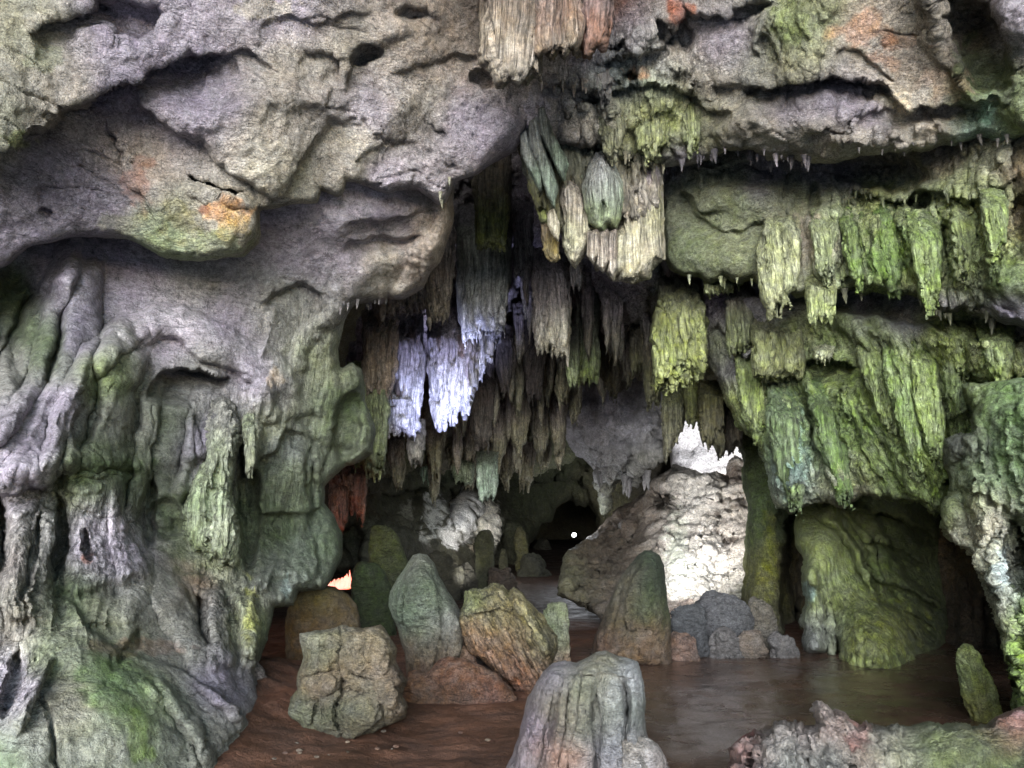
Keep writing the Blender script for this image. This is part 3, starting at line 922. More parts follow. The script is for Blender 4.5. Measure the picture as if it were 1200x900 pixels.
sheet('cave_wall_left',
      [(-320, 180), (300, 190), (420, 180), (530, 196), (531, 226), (532, 250), (528, 270), (522, 290), (516, 306), (505, 318), (496, 336), (486, 345), (472, 352), (463, 352), (455, 350), (447, 356),
       (432, 352), (418, 356), (408, 366), (402, 384), (396, 410), (400, 430), (412, 424), (424, 430), (428, 470), (440, 500), (436, 530), (424, 540), (406, 548), (390, 562), (381, 572),
       (380, 590), (392, 604), (401, 625), (400, 650), (390, 676), (380, 692), (350, 694), (345, 710), (322, 712), (316, 740), (306, 770), (300, 790), (312, 850), (306, 900), (310, 1010), (-320, 1010)],
      Y2, SMOOTH, step=1.9, rnd_px=14, T=0.6, fs=.72, amp=0.035, scale=0.9, fine=.45, rag=2.0, warp=5, key='WL', kind='structure', seed=2.0,
      flute=0.016, ffreq=10, fmask=mask_left,
      feats=[
          ('ledge', [(306, 352), (318, 340), (340, 330), (366, 336), (384, 340)], 0.28, 34, 6), ('ledge', [(306, 420), (310, 380), (322, 350)], -0.22, 20, 6),
          ('ledge', [(398, 300), (412, 286), (430, 282), (445, 274), (470, 276), (486, 270), (500, 276)], 0.3, 24, 6),
          ('ledge', [(398, 262), (430, 256), (470, 252), (496, 240), (528, 236)], 0.16, 22, 8),
          ('ridge', [(395, 345), (430, 318), (470, 300), (500, 290)], 22, 16, 0.3), ('ridge', [(400, 262), (440, 245), (490, 250)], 20, 18, 0.2),
          ('fold', [(520, 220), (512, 270), (500, 310), (494, 336)], 10, 9, 0.22), ('fold', [(485, 300), (476, 330), (470, 352)], 9, 8, 0.18),
          ('ledge', [(395, 430), (402, 400), (418, 372), (440, 358), (460, 352)], 0.25, 30, 8),
          # great sweeping folds
          ('fold', [(82, 285), (60, 350), (40, 410), (10, 465), (-40, 520)], 16, 34, 0.42),
          ('fold', [(96, 300), (84, 380), (66, 450), (42, 500), (12, 560)], 28, 46, 0.5),
          ('fold', [(158, 385), (118, 410), (92, 450), (78, 500), (70, 560)], 16, 22, 0.42),
          ('fold', [(150, 400), (130, 450), (118, 510), (120, 560)], 26, 44, 0.55),
          ('hole', 46, 400, 34, 70, 15, 0.4), ('hole', 12, 380, 24, 70, 10, 0.3),
          ('hole', 102, 480, 14, 56, 12, 0.35),
          ('fold', [(160, 385), (200, 372), (240, 392), (290, 420), (320, 440), (330, 470)], 22, 26, 0.4),
          ('ledge', [(172, 470), (180, 440), (200, 432), (232, 428), (250, 440), (268, 446)], 0.75, 60, 7),
          ('fold', [(190, 440), (176, 480), (166, 540), (162, 600)], 8, 11, 0.35),
          ('fold', [(206, 470), (200, 520), (196, 580), (200, 620)], 24, 28, 0.3), ('fold', [(244, 450), (240, 500), (232, 560), (226, 590)], 18, 26, 0.45),
          ('hole', 196, 610, 22, 26, 0, 0.3), ('hole', 292, 600, 16, 62, 0, 0.7),
          ('fold', [(262, 480), (268, 540), (262, 600), (262, 660)], 12, 24, 0.5),
          ('fold', [(300, 446), (316, 480), (322, 500)], 22, 10, 0.32), ('fold', [(284, 470), (298, 510), (296, 552)], 22, 7, 0.4),
          ('ledge', [(282, 520), (290, 556), (298, 556), (306, 536), (330, 520), (334, 500)], 0.5, 70, 5),
          ('fold', [(345, 440), (352, 400), (372, 380), (396, 366)], 9, 12, 0.2),
          ('blob', 345, 560, 26, 36, 0, 0.3), ('hole', 362, 560, 9, 36, -10, 0.35), ('blob', 352, 530, 22, 30, -20, 0.3),
          ('hole', 358, 506, 14, 30, 20, 0.2), ('hole', 410, 500, 16, 44, 10, 0.5),
          ('ledge', [(300, 600), (330, 596), (358, 600), (380, 590)], 0.3, 30, 8), ('blob', 326, 632, 30, 26, 0, -0.2),
          ('fold', [(352, 600), (358, 640), (352, 690)], 12, 14, 0.25), ('blob', 384, 632, 16, 26, 0, 0.25),
          ('fold', [(300, 690), (320, 668), (345, 660)], 10, 12, 0.2),
          # caps and fluted columns at the left edge
          ('ledge', [(-60, 574), (0, 574), (40, 570), (66, 556), (80, 540)], 0.3, 30, 6),
          ('blob', 20, 556, 70, 18, -12, 0.35),
          ('fold', [(26, 586), (24, 640), (20, 700), (22, 730)], 19, 20, 0.35), ('fold', [(58, 590), (50, 640), (48, 690), (50, 735)], 15, 18, 0.35),
          ('hole', 68, 630, 9, 50, 4, 0.4), ('hole', -4, 640, 8, 60, 4, 0.4), ('hole', 38, 650, 5, 50, 8, 0.25),
          ('fold', [(104, 560), (112, 610), (118, 660), (130, 690)], 38, 46, 0.42), ('fold', [(142, 570), (146, 620), (156, 680)], 16, 22, 0.2),
          ('hole', 101, 640, 6, 18, 0, 0.3), ('ledge', [(76, 560), (100, 553), (130, 552), (156, 560)], -0.2, 20, 6),
          ('hole', 175, 600, 10, 46, 0, 0.35),
          # rounded mounds
          ('blob', 130, 720, 60, 34, 10, 0.3), ('blob', 176, 690, 40, 40, 10, 0.3), ('hole', 152, 760, 8, 26, 30, 0.18),
          ('ledge', [(72, 690), (96, 716), (120, 748), (150, 764), (196, 776), (240, 800), (290, 838), (300, 870)], -0.28, 30, 8),
          ('blob', 80, 760, 46, 26, 20, 0.25), ('blob', 120, 820, 90, 60, 25, 0.32), ('blob', 30, 860, 60, 60, 0, 0.3), ('blob', 250, 850, 40, 60, 20, 0.25),
          ('fold', [(196, 690), (214, 740), (240, 790), (290, 840)], 20, 16, 0.25), ('fold', [(175, 800), (215, 840), (240, 900)], 12, 16, 0.18),
          ('hole', 206, 850, 6, 60, -30, 0.14), ('hole', 62, 860, 5, 50, -12, 0.12), ('hole', 14, 800, 8, 40, 20, 0.3), ('fold', [(60, 768), (40, 800), (10, 850)], 10, 14, 0.25),
          ('ledge', [(196, 668), (240, 674), (290, 690), (306, 700)], -0.1, 20, 6),
          ('fold', [(248, 690), (254, 740), (262, 790)], 15, 14, 0.3), ('fold', [(286, 694), (292, 730), (290, 772)], 14, 12, 0.35),
          ('hole', 240, 730, 10, 34, -15, 0.3)]
        + blades(21, 40, [(80, 560), (165, 560), (170, 660), (150, 700), (92, 690)], 2, (2, 4), (50, 120), (.02, .05))
        + blades(22, 30, [(2, 580), (72, 580), (66, 700), (6, 720)], -2, (2, 4), (60, 120), (.02, .05))
        + blades(27, 44, [(290, 440), (400, 430), (395, 560), (385, 660), (300, 660)], -14, (4, 9), (40, 120), (.04, .16))
        + blades(28, 40, [(0, 330), (160, 380), (150, 540), (0, 520)], -22, (4, 9), (50, 140), (.03, .09))
        + blades(23, 18, [(236, 690), (300, 690), (300, 740), (246, 750)], 4, (3, 5), (30, 70), (.03, .08))
        + blades(24, 30, [(225, 480), (290, 470), (285, 620), (215, 620)], 4, (3, 7), (40, 120), (.03, .1))
        + blades(25, 34, [(380, 310), (520, 250), (512, 310), (450, 340), (390, 440)], 8, (3, 6), (25, 70), (.03, .1))
        + blades(26, 16, [(20, 770), (66, 760), (50, 810), (0, 830)], -28, (2.5, 4), (30, 60), (.02, .06)),
      tint=[(60, 310, PUR), (20, 340, DGR), (46, 400, DGR), (0, 430, GRY), (90, 380, DPUR), (60, 480, PUR), (30, 530, PUR), (140, 330, PUR), (230, 330, GRY), (260, 380, PUR), (340, 300, PUR), (400, 280, LPUR),
            (460, 250, PUR), (450, 310, BEI), (500, 260, TAN), (510, 300, TAN), (350, 380, GRY), (370, 420, (132, 136, 104)), (330, 350, GRY), (130, 440, GRN), (110, 540, DGR), (150, 500, GRY), (200, 400, LPUR),
            (240, 420, GRY), (300, 440, PUR), (310, 490, (146, 148, 120)), (200, 500, (84, 92, 70)), (240, 520, DPUR), (200, 600, (80, 88, 66)), (262, 560, GRY), (262, 640, (138, 146, 112)), (290, 590, DGR), (340, 520, (116, 120, 116)),
            (340, 560, (108, 116, 88)), (380, 500, (110, 118, 88)), (400, 470, DGR), (330, 620, DGR), (360, 640, (110, 120, 104)), (384, 632, (66, 80, 50)), (330, 680, (98, 104, 96)), (310, 700, GRY), (30, 558, LPUR), (20, 640, (140, 130, 124)), (50, 640, GRY),
            (120, 620, LPUR), (150, 640, PUR), (90, 560, GRN), (150, 560, DGR), (90, 690, DGR), (130, 720, (128, 130, 104)), (180, 700, GRY), (230, 690, BRN), (270, 720, DPUR), (290, 720, YGR), (220, 750, GRY),
            (260, 800, DPUR), (60, 760, (124, 132, 100)), (20, 740, (132, 124, 112)), (130, 800, (104, 128, 72)), (150, 850, (120, 138, 88)), (80, 830, (134, 128, 108)), (40, 870, (136, 136, 124)), (130, 880, (138, 138, 124)), (200, 860, (108, 110, 98)), (260, 860, GRY), (10, 800, LPUR), (0, 900, (112, 126, 96))],
      patches=[(131, 800, 36, 34, (86, 108, 60), .6), (160, 870, 16, 30, (120, 142, 60), .6), (292, 720, 8, 36, (168, 168, 76), .6), (322, 442, 10, 10, (200, 176, 150), .6), (160, 760, 60, 10, RST, .25),
               (60, 320, 18, 14, LPUR, .5), (130, 545, 46, 8, DGR, .7), (100, 656, 6, 7, RST, .7), (336, 690, 8, 14, (150, 166, 160), .6), (225, 590, 12, 14, GRN, .4), (222, 612, 40, 60, DGR, .35)])
# ------------------------------------------------------------------ right: upper rock band above the camera
YR1 = tps([(560, -300, 4.8), (1500, -300, 4.2), (640, 0, 7.6), (900, 0, 6.9), (1200, 0, 6.0), (1500, 0, 4.9), (620, 100, 8.0), (720, 130, 8.1), (900, 130, 7.6), (900, 60, 7.2), (1050, 150, 7.2), (1050, 60, 6.8),
           (1150, 60, 6.5), (1190, 150, 6.7), (1500, 170, 5.2), (800, 200, 8.8)])
sheet('cave_ceiling_right',
      [(600, -320), (1520, -320), (1520, 190), (1260, 176), (1200, 160), (1172, 168), (1150, 160), (1120, 168), (1090, 176), (1050, 178), (1010, 182), (980, 190), (955, 192), (930, 186), (905, 188),
       (880, 176), (852, 176), (838, 186), (812, 190), (792, 196), (770, 196), (752, 192), (735, 194), (716, 190), (700, 180), (684, 176), (664, 170), (640, 172), (622, 170), (606, 160), (600, 120), (612, 96), (632, 40)],
      YR1, ROCK, step=1.9, rnd_px=12, T=0.5, fs=.7, amp=0.09, scale=0.6, rag=3.0, warp=7, key='CR', kind='structure', seed=3.0, flute=0.03, ffreq=9,
      fmask=lambda x, y: 0.15 + 0.75 * np.exp(-((x - 740) / 90.) ** 4 - ((y - 110) / 90.) ** 4) + 0.4 * np.exp(-((x - 930) / 50.) ** 4 - ((y - 40) / 50.) ** 4),
      feats=[
          ('ledge', [(700, 62), (720, 66), (745, 60), (760, 62), (790, 40), (800, 10)], 0.35, 30, 6),
          ('ledge', [(690, 98), (720, 104), (760, 98), (800, 108), (812, 84)], 0.3, 24, 6),
          ('ledge', [(632, 104), (650, 98), (680, 104), (700, 98)], 0.3, 24, 6),
          ('hole', 722, 56, 12, 8, 0, 0.35), ('hole', 690, 118, 12, 9, 0, 0.4), ('hole', 704, 170, 16, 9, 20, 0.45), ('hole', 780, 40, 10, 12, 0, 0.4), ('hole', 742, 92, 12, 8, 30, 0.35),
          ('blob', 745, 50, 26, 12, -35, 0.25), ('blob', 770, 120, 26, 30, 0, 0.25), ('blob', 715, 140, 14, 30, 0, 0.2), ('blob', 780, 80, 18, 18, 0, 0.2),
          ('blob', 930, 140, 90, 34, -8, 0.5), ('blob', 860, 150, 36, 26, 30, 0.35),
          ('ledge', [(866, 124), (880, 110), (900, 102), (925, 96), (950, 92), (975, 88), (1005, 92), (1030, 100), (1038, 112)], 0.6, 40, 7),
          ('ledge', [(836, 92), (860, 98), (880, 106), (900, 104)], 0.2, 20, 6),
          ('ledge', [(800, 106), (812, 100), (824, 108), (838, 124), (854, 136)], 0.3, 22, 6),
          ('ledge', [(1020, 92), (1046, 110), (1060, 130), (1072, 118), (1100, 116), (1130, 124), (1160, 130)], 0.4, 26, 6),
          ('blob', 1056, 120, 14, 16, 0, 0.3), ('ledge', [(935, 160), (955, 146), (980, 142), (1000, 152), (985, 158)], 0.25, 22, 6),
          ('blob', 1005, 126, 24, 8, -10, 0.22), ('blob', 970, 152, 24, 9, 20, 0.2), ('blob', 1020, 160, 50, 14, -6, 0.25), ('blob', 1110, 150, 40, 14, 6, 0.22),
          # tilted slab and the dark gap on its right
          ('ledge', [(1150, 140), (1122, 100), (1100, 50), (1084, 10), (1076, -30)], -0.2, 26, 8),
          ('hole', 1140, 50, 36, 70, -24, 0.55), ('blob', 1190, 20, 24, 40, 10, 0.5), ('ledge', [(1200, 100), (1180, 116), (1170, 130)], -0.3, 30, 8),
          ('blob', 1192, 128, 22, 26, 0, 0.35), ('ridge', [(1085, -20), (1096, 30), (1120, 80), (1146, 120)], 12, 14, 0.25),
          ('hole', 900, 60, 10, 22, -20, 0.18), ('ledge', [(905, 6), (890, 30), (884, 50), (895, 72)], 0.2, 20, 6), ('ridge', [(960, 0), (955, 40), (930, 90)], 16, 14, 0.16),
          ('ledge', [(972, 56), (990, 52), (1010, 60), (1030, 78), (1050, 90)], 0.12, 18, 6),
          ('hole', 806, 40, 14, 22, 0, 0.3), ('hole', 880, 10, 22, 10, 0, 0.3), ('ledge', [(800, 4), (830, 16), (860, 10), (880, 20)], 0.3, 20, 6)]
        + blades(31, 70, [(640, 80), (800, 20), (815, 170), (700, 180), (640, 160)], 3, (3, 7), (14, 46), (.05, .2))
        + blades(32, 34, [(1020, 100), (1180, 120), (1180, 160), (960, 170)], 2, (3, 8), (12, 34), (.04, .14))
        + blades(33, 20, [(880, -10), (980, -10), (970, 60), (890, 70)], 8, (4, 8), (30, 80), (.03, .08)),
      tint=[(620, 60, TAN), (690, 70, PUR), (720, 20, RST), (740, 40, LPUR), (700, 110, GRY), (720, 90, BLG), (760, 60, LGY), (760, 100, (132, 140, 100)), (740, 150, (150, 150, 104)), (770, 150, YGR), (690, 150, BEI), (640, 150, LPUR),
            (800, 60, BEI), (840, 50, PUR), (830, 90, BEI), (880, 80, GRY), (930, 40, GRN), (960, 20, (140, 144, 104)), (930, 80, (148, 144, 108)), (1000, 30, TAN), (1020, 60, BEI), (1060, 80, TAN), (1080, 40, BEI), (1120, 60, DBR), (1150, 30, (70, 60, 38)),
            (1190, 20, LPUR), (1140, 100, GRN), (1190, 130, GRN), (930, 120, DPUR), (900, 150, (140, 132, 116)), (980, 110, DPUR), (1010, 130, PUR), (960, 165, BEI), (1060, 120, CRM), (1100, 140, TAN), (1150, 150, TEAL), (850, 160, (132, 126, 98)),
            (840, 140, BEI), (810, 150, YGR), (870, 185, DPUR), (1000, 175, BEI), (800, 190, PUR), (1300, 100, GRN)],
      patches=[(1010, 36, 40, 22, (168, 112, 66), .5), (1060, 50, 30, 12, (168, 112, 66), .35), (745, 86, 14, 7, ORG, .6), (1035, 70, 20, 10, (176, 120, 80), .4), (1130, 80, 16, 50, DGR, .5), (795, 12, 14, 16, (176, 96, 60), .7),
               (930, 30, 30, 26, (120, 132, 70), .45), (650, 60, 26, 40, CRM, .3), (920, 20, 12, 30, (120, 136, 60), .4), (1058, 122, 12, 12, (216, 196, 160), .6), (1156, 132, 12, 18, (120, 158, 132), .6), (1110, 100, 30, 16, (190, 150, 120), .3)])

# ------------------------------------------------------------------ right: second band with green curtains
YR2 = tps([(770, 180, 9.8), (790, 310, 9.6), (870, 250, 9.0), (880, 330, 9.0), (980, 200, 8.5), (1000, 340, 8.4), (1100, 240, 7.6), (1130, 370, 7.5), (1200, 200, 6.9), (1200, 380, 6.9), (1520, 200, 5.4), (1520, 430, 5.4)])
sheet('cave_wall_right_upper',
      [(768, 150), (900, 140), (1060, 130), (1180, 110), (1520, 130), (1520, 440), (1260, 410), (1204, 388), (1180, 378), (1150, 372), (1128, 364), (1104, 366), (1080, 352), (1062, 342), (1046, 348), (1030, 340),
       (1012, 346), (1000, 338), (985, 346), (960, 342), (935, 346), (912, 340), (898, 344), (884, 326), (868, 330), (850, 326), (832, 334), (818, 324), (800, 322), (786, 314), (778, 300)],
      YR2, ROCK, step=1.8, rnd_px=10, T=0.5, fs=.8, amp=0.035, scale=0.6, fine=.7, rag=3.0, warp=6, key='R2', kind='structure', seed=4.0, flute=0.03, ffreq=12, fang=4,
      fmask=lambda x, y: np.clip(0.12 + sstep((x - 945) / 50.) * sstep((y - 215) / 25.) * (1 - sstep((x - 1140) / 30.) * sstep((y - 290) / 40.)) + .6 * sstep((y - 180) / 20.) * sstep((218 - y) / 12.), 0, 1),
      feats=[
          ('ledge', [(790, 190), (830, 196), (870, 190), (920, 196), (960, 204), (1000, 198), (1060, 186)], 0.3, 22, 6),
          ('blob', 860, 225, 70, 30, 10, 0.35), ('ledge', [(782, 232), (796, 222), (808, 238), (826, 256), (850, 272), (880, 266), (905, 252), (930, 256)], 0.2, 20, 8),
          ('ledge', [(800, 220), (812, 236), (826, 246), (850, 246)], 0.15, 16, 6),
          ('blob', 850, 296, 60, 24, 5, 0.35), ('blob', 820, 200, 20, 10, 0, 0.2),
          ('ledge', [(985, 236), (1010, 226), (1040, 236), (1070, 232), (1100, 222), (1140, 232), (1170, 214), (1200, 200)], 0.35, 26, 7),
          ('hole', 1030, 205, 60, 22, 8, 0.4), ('hole', 1075, 236, 14, 12, 0, 0.45), ('hole', 1110, 280, 12, 26, 10, 0.3),
          ('fold', [(968, 240), (962, 290), (972, 330)], 18, 14, 0.3), ('fold', [(1016, 250), (1022, 300), (1030, 336)], 22, 16, 0.3), ('fold', [(1060, 260), (1076, 310), (1094, 350)], 20, 14, 0.3),
          ('fold', [(1120, 240), (1126, 290), (1124, 330)], 20, 12, 0.3), ('fold', [(1150, 220), (1158, 270), (1152, 310)], 22, 14, 0.25),
          ('blob', 1176, 320, 46, 40, 20, 0.5), ('hole', 1190, 270, 12, 40, 10, 0.3), ('ledge', [(1120, 316), (1136, 334), (1150, 346), (1190, 372)], -0.15, 20, 6),
          ('hole', 955, 240, 6, 20, 0, 0.25), ('hole', 1000, 330, 8, 10, 0, 0.3), ('ledge', [(1180, 150), (1184, 220), (1192, 300)], -0.25, 20, 6)]
        + blades(41, 110, [(955, 228), (1185, 215), (1170, 300), (1120, 330), (960, 322)], 6, (4, 8), (24, 84), (.06, .22))
        + blades(42, 60, [(790, 186), (1180, 150), (1190, 215), (960, 232), (800, 200)], 2, (3, 6), (10, 30), (.04, .14))
        + blades(43, 16, [(900, 230), (950, 230), (950, 330), (900, 330)], 2, (4, 7), (30, 80), (.05, .14)),
      tint=[(780, 190, PUR), (800, 220, (122, 128, 96)), (850, 215, (130, 132, 104)), (870, 240, (120, 128, 92)), (820, 290, (112, 122, 84)), (870, 295, (124, 128, 92)), (900, 200, DPUR), (940, 230, (110, 116, 80)), (960, 200, DPUR),
            (1000, 205, DPUR), (1050, 200, (92, 80, 76)), (980, 250, LGR), (960, 290, TAN), (980, 320, LGR), (1010, 280, GRN), (1030, 240, YGR), (1040, 320, (112, 132, 60)), (1070, 270, (104, 122, 60)), (1090, 240, LGR), (1100, 330, YGR),
            (1130, 250, YGR), (1130, 300, LGR), (1160, 230, LGR), (1150, 280, (126, 138, 70)), (1180, 320, (108, 128, 64)), (1190, 200, BRN), (1190, 260, BRN), (1170, 170, (140, 140, 120)), (1100, 190, (110, 96, 88)), (1100, 360, DPUR), (1300, 250, GRN), (1180, 370, DPUR)],
      patches=[(1160, 240, 16, 20, (100, 110, 60), .4), (1040, 300, 36, 30, (96, 132, 48), .4), (950, 270, 14, 24, TAN, .5)])

# ------------------------------------------------------------------ right: lower band of big green flow curtains, sweeping down to the right
YR3 = tps([(780, 320, 11.2), (840, 470, 11.0), (880, 400, 10.2), (900, 560, 10.2), (980, 360, 9.4), (1000, 580, 9.4), (1080, 400, 8.5), (1090, 590, 8.6), (1200, 380, 7.8), (1200, 560, 7.8), (1520, 400, 6.0), (1520, 700, 6.0)])
sheet('cave_wall_right',
      [(770, 290), (900, 290), (1100, 310), (1520, 360), (1520, 720), (1200, 640), (1130, 606), (1112, 596), (1096, 604), (1080, 592), (1056, 590), (1030, 586), (1006, 580), (996, 590), (984, 599), (968, 592), (952, 592), (940, 596), (926, 603),
       (912, 592), (902, 580), (898, 560), (890, 540), (890, 514), (878, 508), (868, 500), (856, 484), (846, 470), (838, 450), (832, 436), (826, 420), (815, 400), (806, 380), (790, 350)],
      YR3, ROCK, step=1.8, rnd_px=10, T=0.5, fs=.85, amp=0.02, scale=0.6, fine=.4, rag=3.0, warp=5, key='R3', kind='structure', seed=5.0, flute=0.03, ffreq=11, fang=lambda x, y: np.clip(4 + (x - 880) * .16, 0, 24) - 22 * sstep((x - 1090) / 60.),
      fmask=lambda x, y: 0.15 + 0.85 * sstep((y - 370) / 30.),
      feats=[
          ('ledge', [(830, 330), (900, 350), (980, 362), (1020, 366), (1060, 372), (1130, 392), (1200, 400)], -0.5, 34, 9),
          ('ledge', [(834, 374), (850, 392), (864, 404), (872, 420), (878, 410)], 0.35, 20, 6),
          ('ledge', [(944, 424), (958, 420), (976, 424), (994, 424), (1004, 432)], 0.6, 44, 6),
          ('ledge', [(1080, 584), (1064, 550), (1040, 500), (1020, 460), (1004, 430), (998, 410)], 0.28, 34, 6),
          ('fold', [(980, 372), (1010, 390), (1022, 420), (1040, 470), (1066, 540), (1080, 580)], 14, 24, 0.3),
          ('fold', [(1020, 372), (1050, 400), (1066, 440), (1078, 500), (1084, 560)], 16, 26, 0.35),
          ('ledge', [(1106, 592), (1104, 560), (1102, 520), (1096, 470), (1084, 430), (1080, 400)], 0.4, 26, 6),
          ('fold', [(1100, 394), (1110, 430), (1116, 460), (1126, 490)], 18, 22, 0.35), ('fold', [(1150, 390), (1160, 430), (1180, 450)], 22, 26, 0.35), ('fold', [(1190, 400), (1210, 440)], 20, 22, 0.3),
          ('fold', [(880, 404), (892, 430), (910, 446)], 26, 20, 0.3), ('fold', [(915, 380), (924, 420), (930, 444)], 22, 16, 0.3),
          ('ledge', [(886, 440), (905, 446), (925, 448), (945, 430)], 0.25, 24, 6),
          ('fold', [(850, 430), (870, 470), (892, 510)], 16, 22, 0.35), ('fold', [(876, 440), (896, 480), (900, 530)], 12, 14, 0.25),
          ('fold', [(916, 460), (930, 520), (930, 580)], 20, 26, 0.35), ('fold', [(960, 440), (976, 500), (984, 560), (984, 590)], 20, 24, 0.3), ('fold', [(990, 450), (1012, 510), (1030, 570)], 18, 22, 0.25),
          ('hole', 916, 500, 4, 22, -14, 0.3), ('hole', 948, 500, 4, 30, -14, 0.25), ('blob', 925, 556, 26, 30, 0, 0.2)]
        + blades(51, 190, [(830, 380), (900, 360), (1200, 390), (1210, 440), (1110, 470), (1100, 570), (900, 570), (850, 460)], lambda x, y: (min(30, max(0, 3 + (x - 880) * .17)) if x < 1090 else 2), (4, 10), (70, 190), (.08, .26))
        + blades(52, 60, [(990, 370), (1200, 380), (1190, 420), (1020, 410)], 14, (4, 8), (30, 80), (.08, .2)),
      tint=[(840, 350, PUR), (850, 400, (116, 124, 84)), (880, 390, DPUR), (900, 410, (128, 136, 84)), (880, 420, DPUR), (930, 390, (134, 142, 80)), (900, 350, DPUR), (980, 380, (104, 120, 58)), (1040, 390, (110, 124, 60)), (1000, 360, DPUR), (1100, 400, (128, 140, 70)), (1060, 370, DPUR),
            (1180, 410, YGR), (1200, 390, DPUR), (870, 440, DPUR), (860, 470, YGR), (885, 500, (120, 140, 66)), (900, 470, (112, 122, 84)), (940, 460, (96, 116, 54)), (930, 520, (92, 116, 66)), (990, 440, (110, 124, 64)), (990, 500, (84, 108, 48)), (1030, 460, (116, 130, 68)), (1060, 480, (120, 136, 76)),
            (1040, 550, (108, 128, 60)), (1090, 540, (104, 122, 48)), (1000, 570, (120, 116, 92)), (925, 560, BLG), (910, 590, (150, 160, 128)), (1130, 470, (112, 128, 76)), (1180, 480, (100, 128, 68)), (960, 590, (140, 144, 116))],
      patches=[(932, 540, 20, 40, (112, 138, 128), .5), (1075, 470, 20, 40, (140, 150, 96), .35), (905, 430, 30, 14, (140, 148, 96), .3), (1000, 520, 20, 60, (100, 120, 46), .4)])

# ------------------------------------------------------------------ far right: pillar that flows down to a leaning foot, nearer the camera
YR4 = tps([(1110, 460, 7.6), (1120, 600, 7.4), (1180, 480, 6.9), (1200, 640, 6.6), (1185, 820, 6.3), (1520, 400, 5.0), (1520, 900, 4.6), (1170, 720, 6.7)])
sheet('flowstone_pillar',
      [(1128, 452), (1160, 446), (1200, 440), (1300, 430), (1520, 430), (1520, 900), (1230, 900), (1196, 850), (1186, 826), (1182, 790), (1172, 752), (1160, 712), (1146, 680), (1136, 652), (1128, 640), (1118, 636), (1108, 628),
       (1104, 610), (1104, 590), (1110, 580), (1112, 560), (1108, 540), (1108, 516), (1120, 506), (1134, 504), (1138, 486), (1132, 470)],
      YR4, ROCK, step=1.9, rnd_px=12, T=0.5, amp=0.05, scale=0.5, rag=3.0, warp=6, key='R4', seed=6.0, flute=0.08, ffreq=7, fang=12, back=0.4,
      cat='pillar', label='big green and cream flowstone pillar hanging down the right edge with a leaning foot',
      fmask=lambda x, y: 0.35 + 0.65 * sstep((y - 600) / 60.),
      feats=[
          ('blob', 1180, 500, 40, 40, 30, 0.3), ('blob', 1124, 524, 14, 16, 0, 0.2), ('fold', [(1140, 500), (1146, 540), (1140, 580), (1150, 630)], 12, 14, 0.25), ('fold', [(1160, 550), (1150, 590), (1156, 640), (1162, 690)], 16, 16, 0.3),
          ('ledge', [(1170, 700), (1176, 660), (1172, 622), (1180, 614), (1200, 616)], -0.1, 20, 6), ('hole', 1192, 650, 13, 46, -6, 0.7), ('hole', 1206, 640, 12, 60, 0, 0.5), ('hole', 1134, 490, 6, 14, 0, 0.3),
          ('blob', 1118, 600, 12, 20, -20, 0.25), ('fold', [(1172, 620), (1172, 680), (1176, 740), (1186, 810)], 8, 12, 0.25), ('blob', 1195, 760, 20, 60, 0, 0.2), ('ledge', [(1130, 560), (1150, 580), (1180, 600), (1200, 620)], 0.15, 20, 6)]
        + blades(61, 60, [(1115, 480), (1200, 450), (1210, 800), (1185, 800), (1150, 660), (1110, 600)], 12, (4, 9), (30, 100), (.04, .14)),
      tint=[(1124, 520, (112, 112, 108)), (1140, 470, GRN), (1180, 480, (100, 128, 72)), (1190, 540, (110, 136, 90)), (1150, 560, (132, 150, 110)), (1120, 600, (140, 152, 96)), (1150, 620, CRM), (1160, 660, (196, 196, 170)), (1176, 690, (176, 184, 180)),
            (1190, 720, (120, 148, 56)), (1190, 780, (124, 152, 50)), (1180, 800, (132, 146, 80)), (1180, 740, (170, 172, 140)), (1165, 720, BEI), (1200, 600, (130, 144, 110)), (1200, 650, (80, 80, 60)), (1300, 600, GRN)],
      patches=[(1196, 750, 12, 60, (120, 150, 44), .6), (1172, 660, 8, 30, (150, 172, 180), .5), (1148, 640, 14, 34, (210, 204, 176), .5)])

# ------------------------------------------------------------------ recess on the right: back wall and the big green bulge inside it
YA = tps([(860, 500, 13.5), (1100, 560, 12.8), (900, 800, 12.5), (1110, 720, 12.3), (1200, 600, 10.2), (1300, 800, 7.9), (1150, 850, 9.6), (900, 560, 13.5)])
sheet('recess_wall_right',
      [(860, 460), (1340, 480), (1340, 860), (1180, 850), (1100, 830), (1000, 790), (930, 776), (880, 772), (868, 700), (874, 600)],
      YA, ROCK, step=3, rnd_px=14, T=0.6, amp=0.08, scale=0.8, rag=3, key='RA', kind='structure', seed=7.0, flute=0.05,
      fmask=lambda x, y: 0.4 + 0 * x,
      feats=[('fold', [(892, 560), (896, 640), (900, 700), (896, 760)], 26, 30, 0.8), ('hole', 926, 680, 12, 100, 4, 1.2), ('fold', [(1080, 600), (1120, 700), (1110, 780), (1110, 830)], 22, 22, 0.5), ('fold', [(1150, 640), (1150, 740), (1140, 830)], 24, 26, 0.4),
             ('hole', 1160, 760, 16, 70, 0, 0.5)],
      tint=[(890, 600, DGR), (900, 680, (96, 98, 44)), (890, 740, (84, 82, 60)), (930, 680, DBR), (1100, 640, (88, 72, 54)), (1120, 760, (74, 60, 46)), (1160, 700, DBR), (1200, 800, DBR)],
      patches=[(902, 650, 8, 60, (116, 120, 40), .6)])

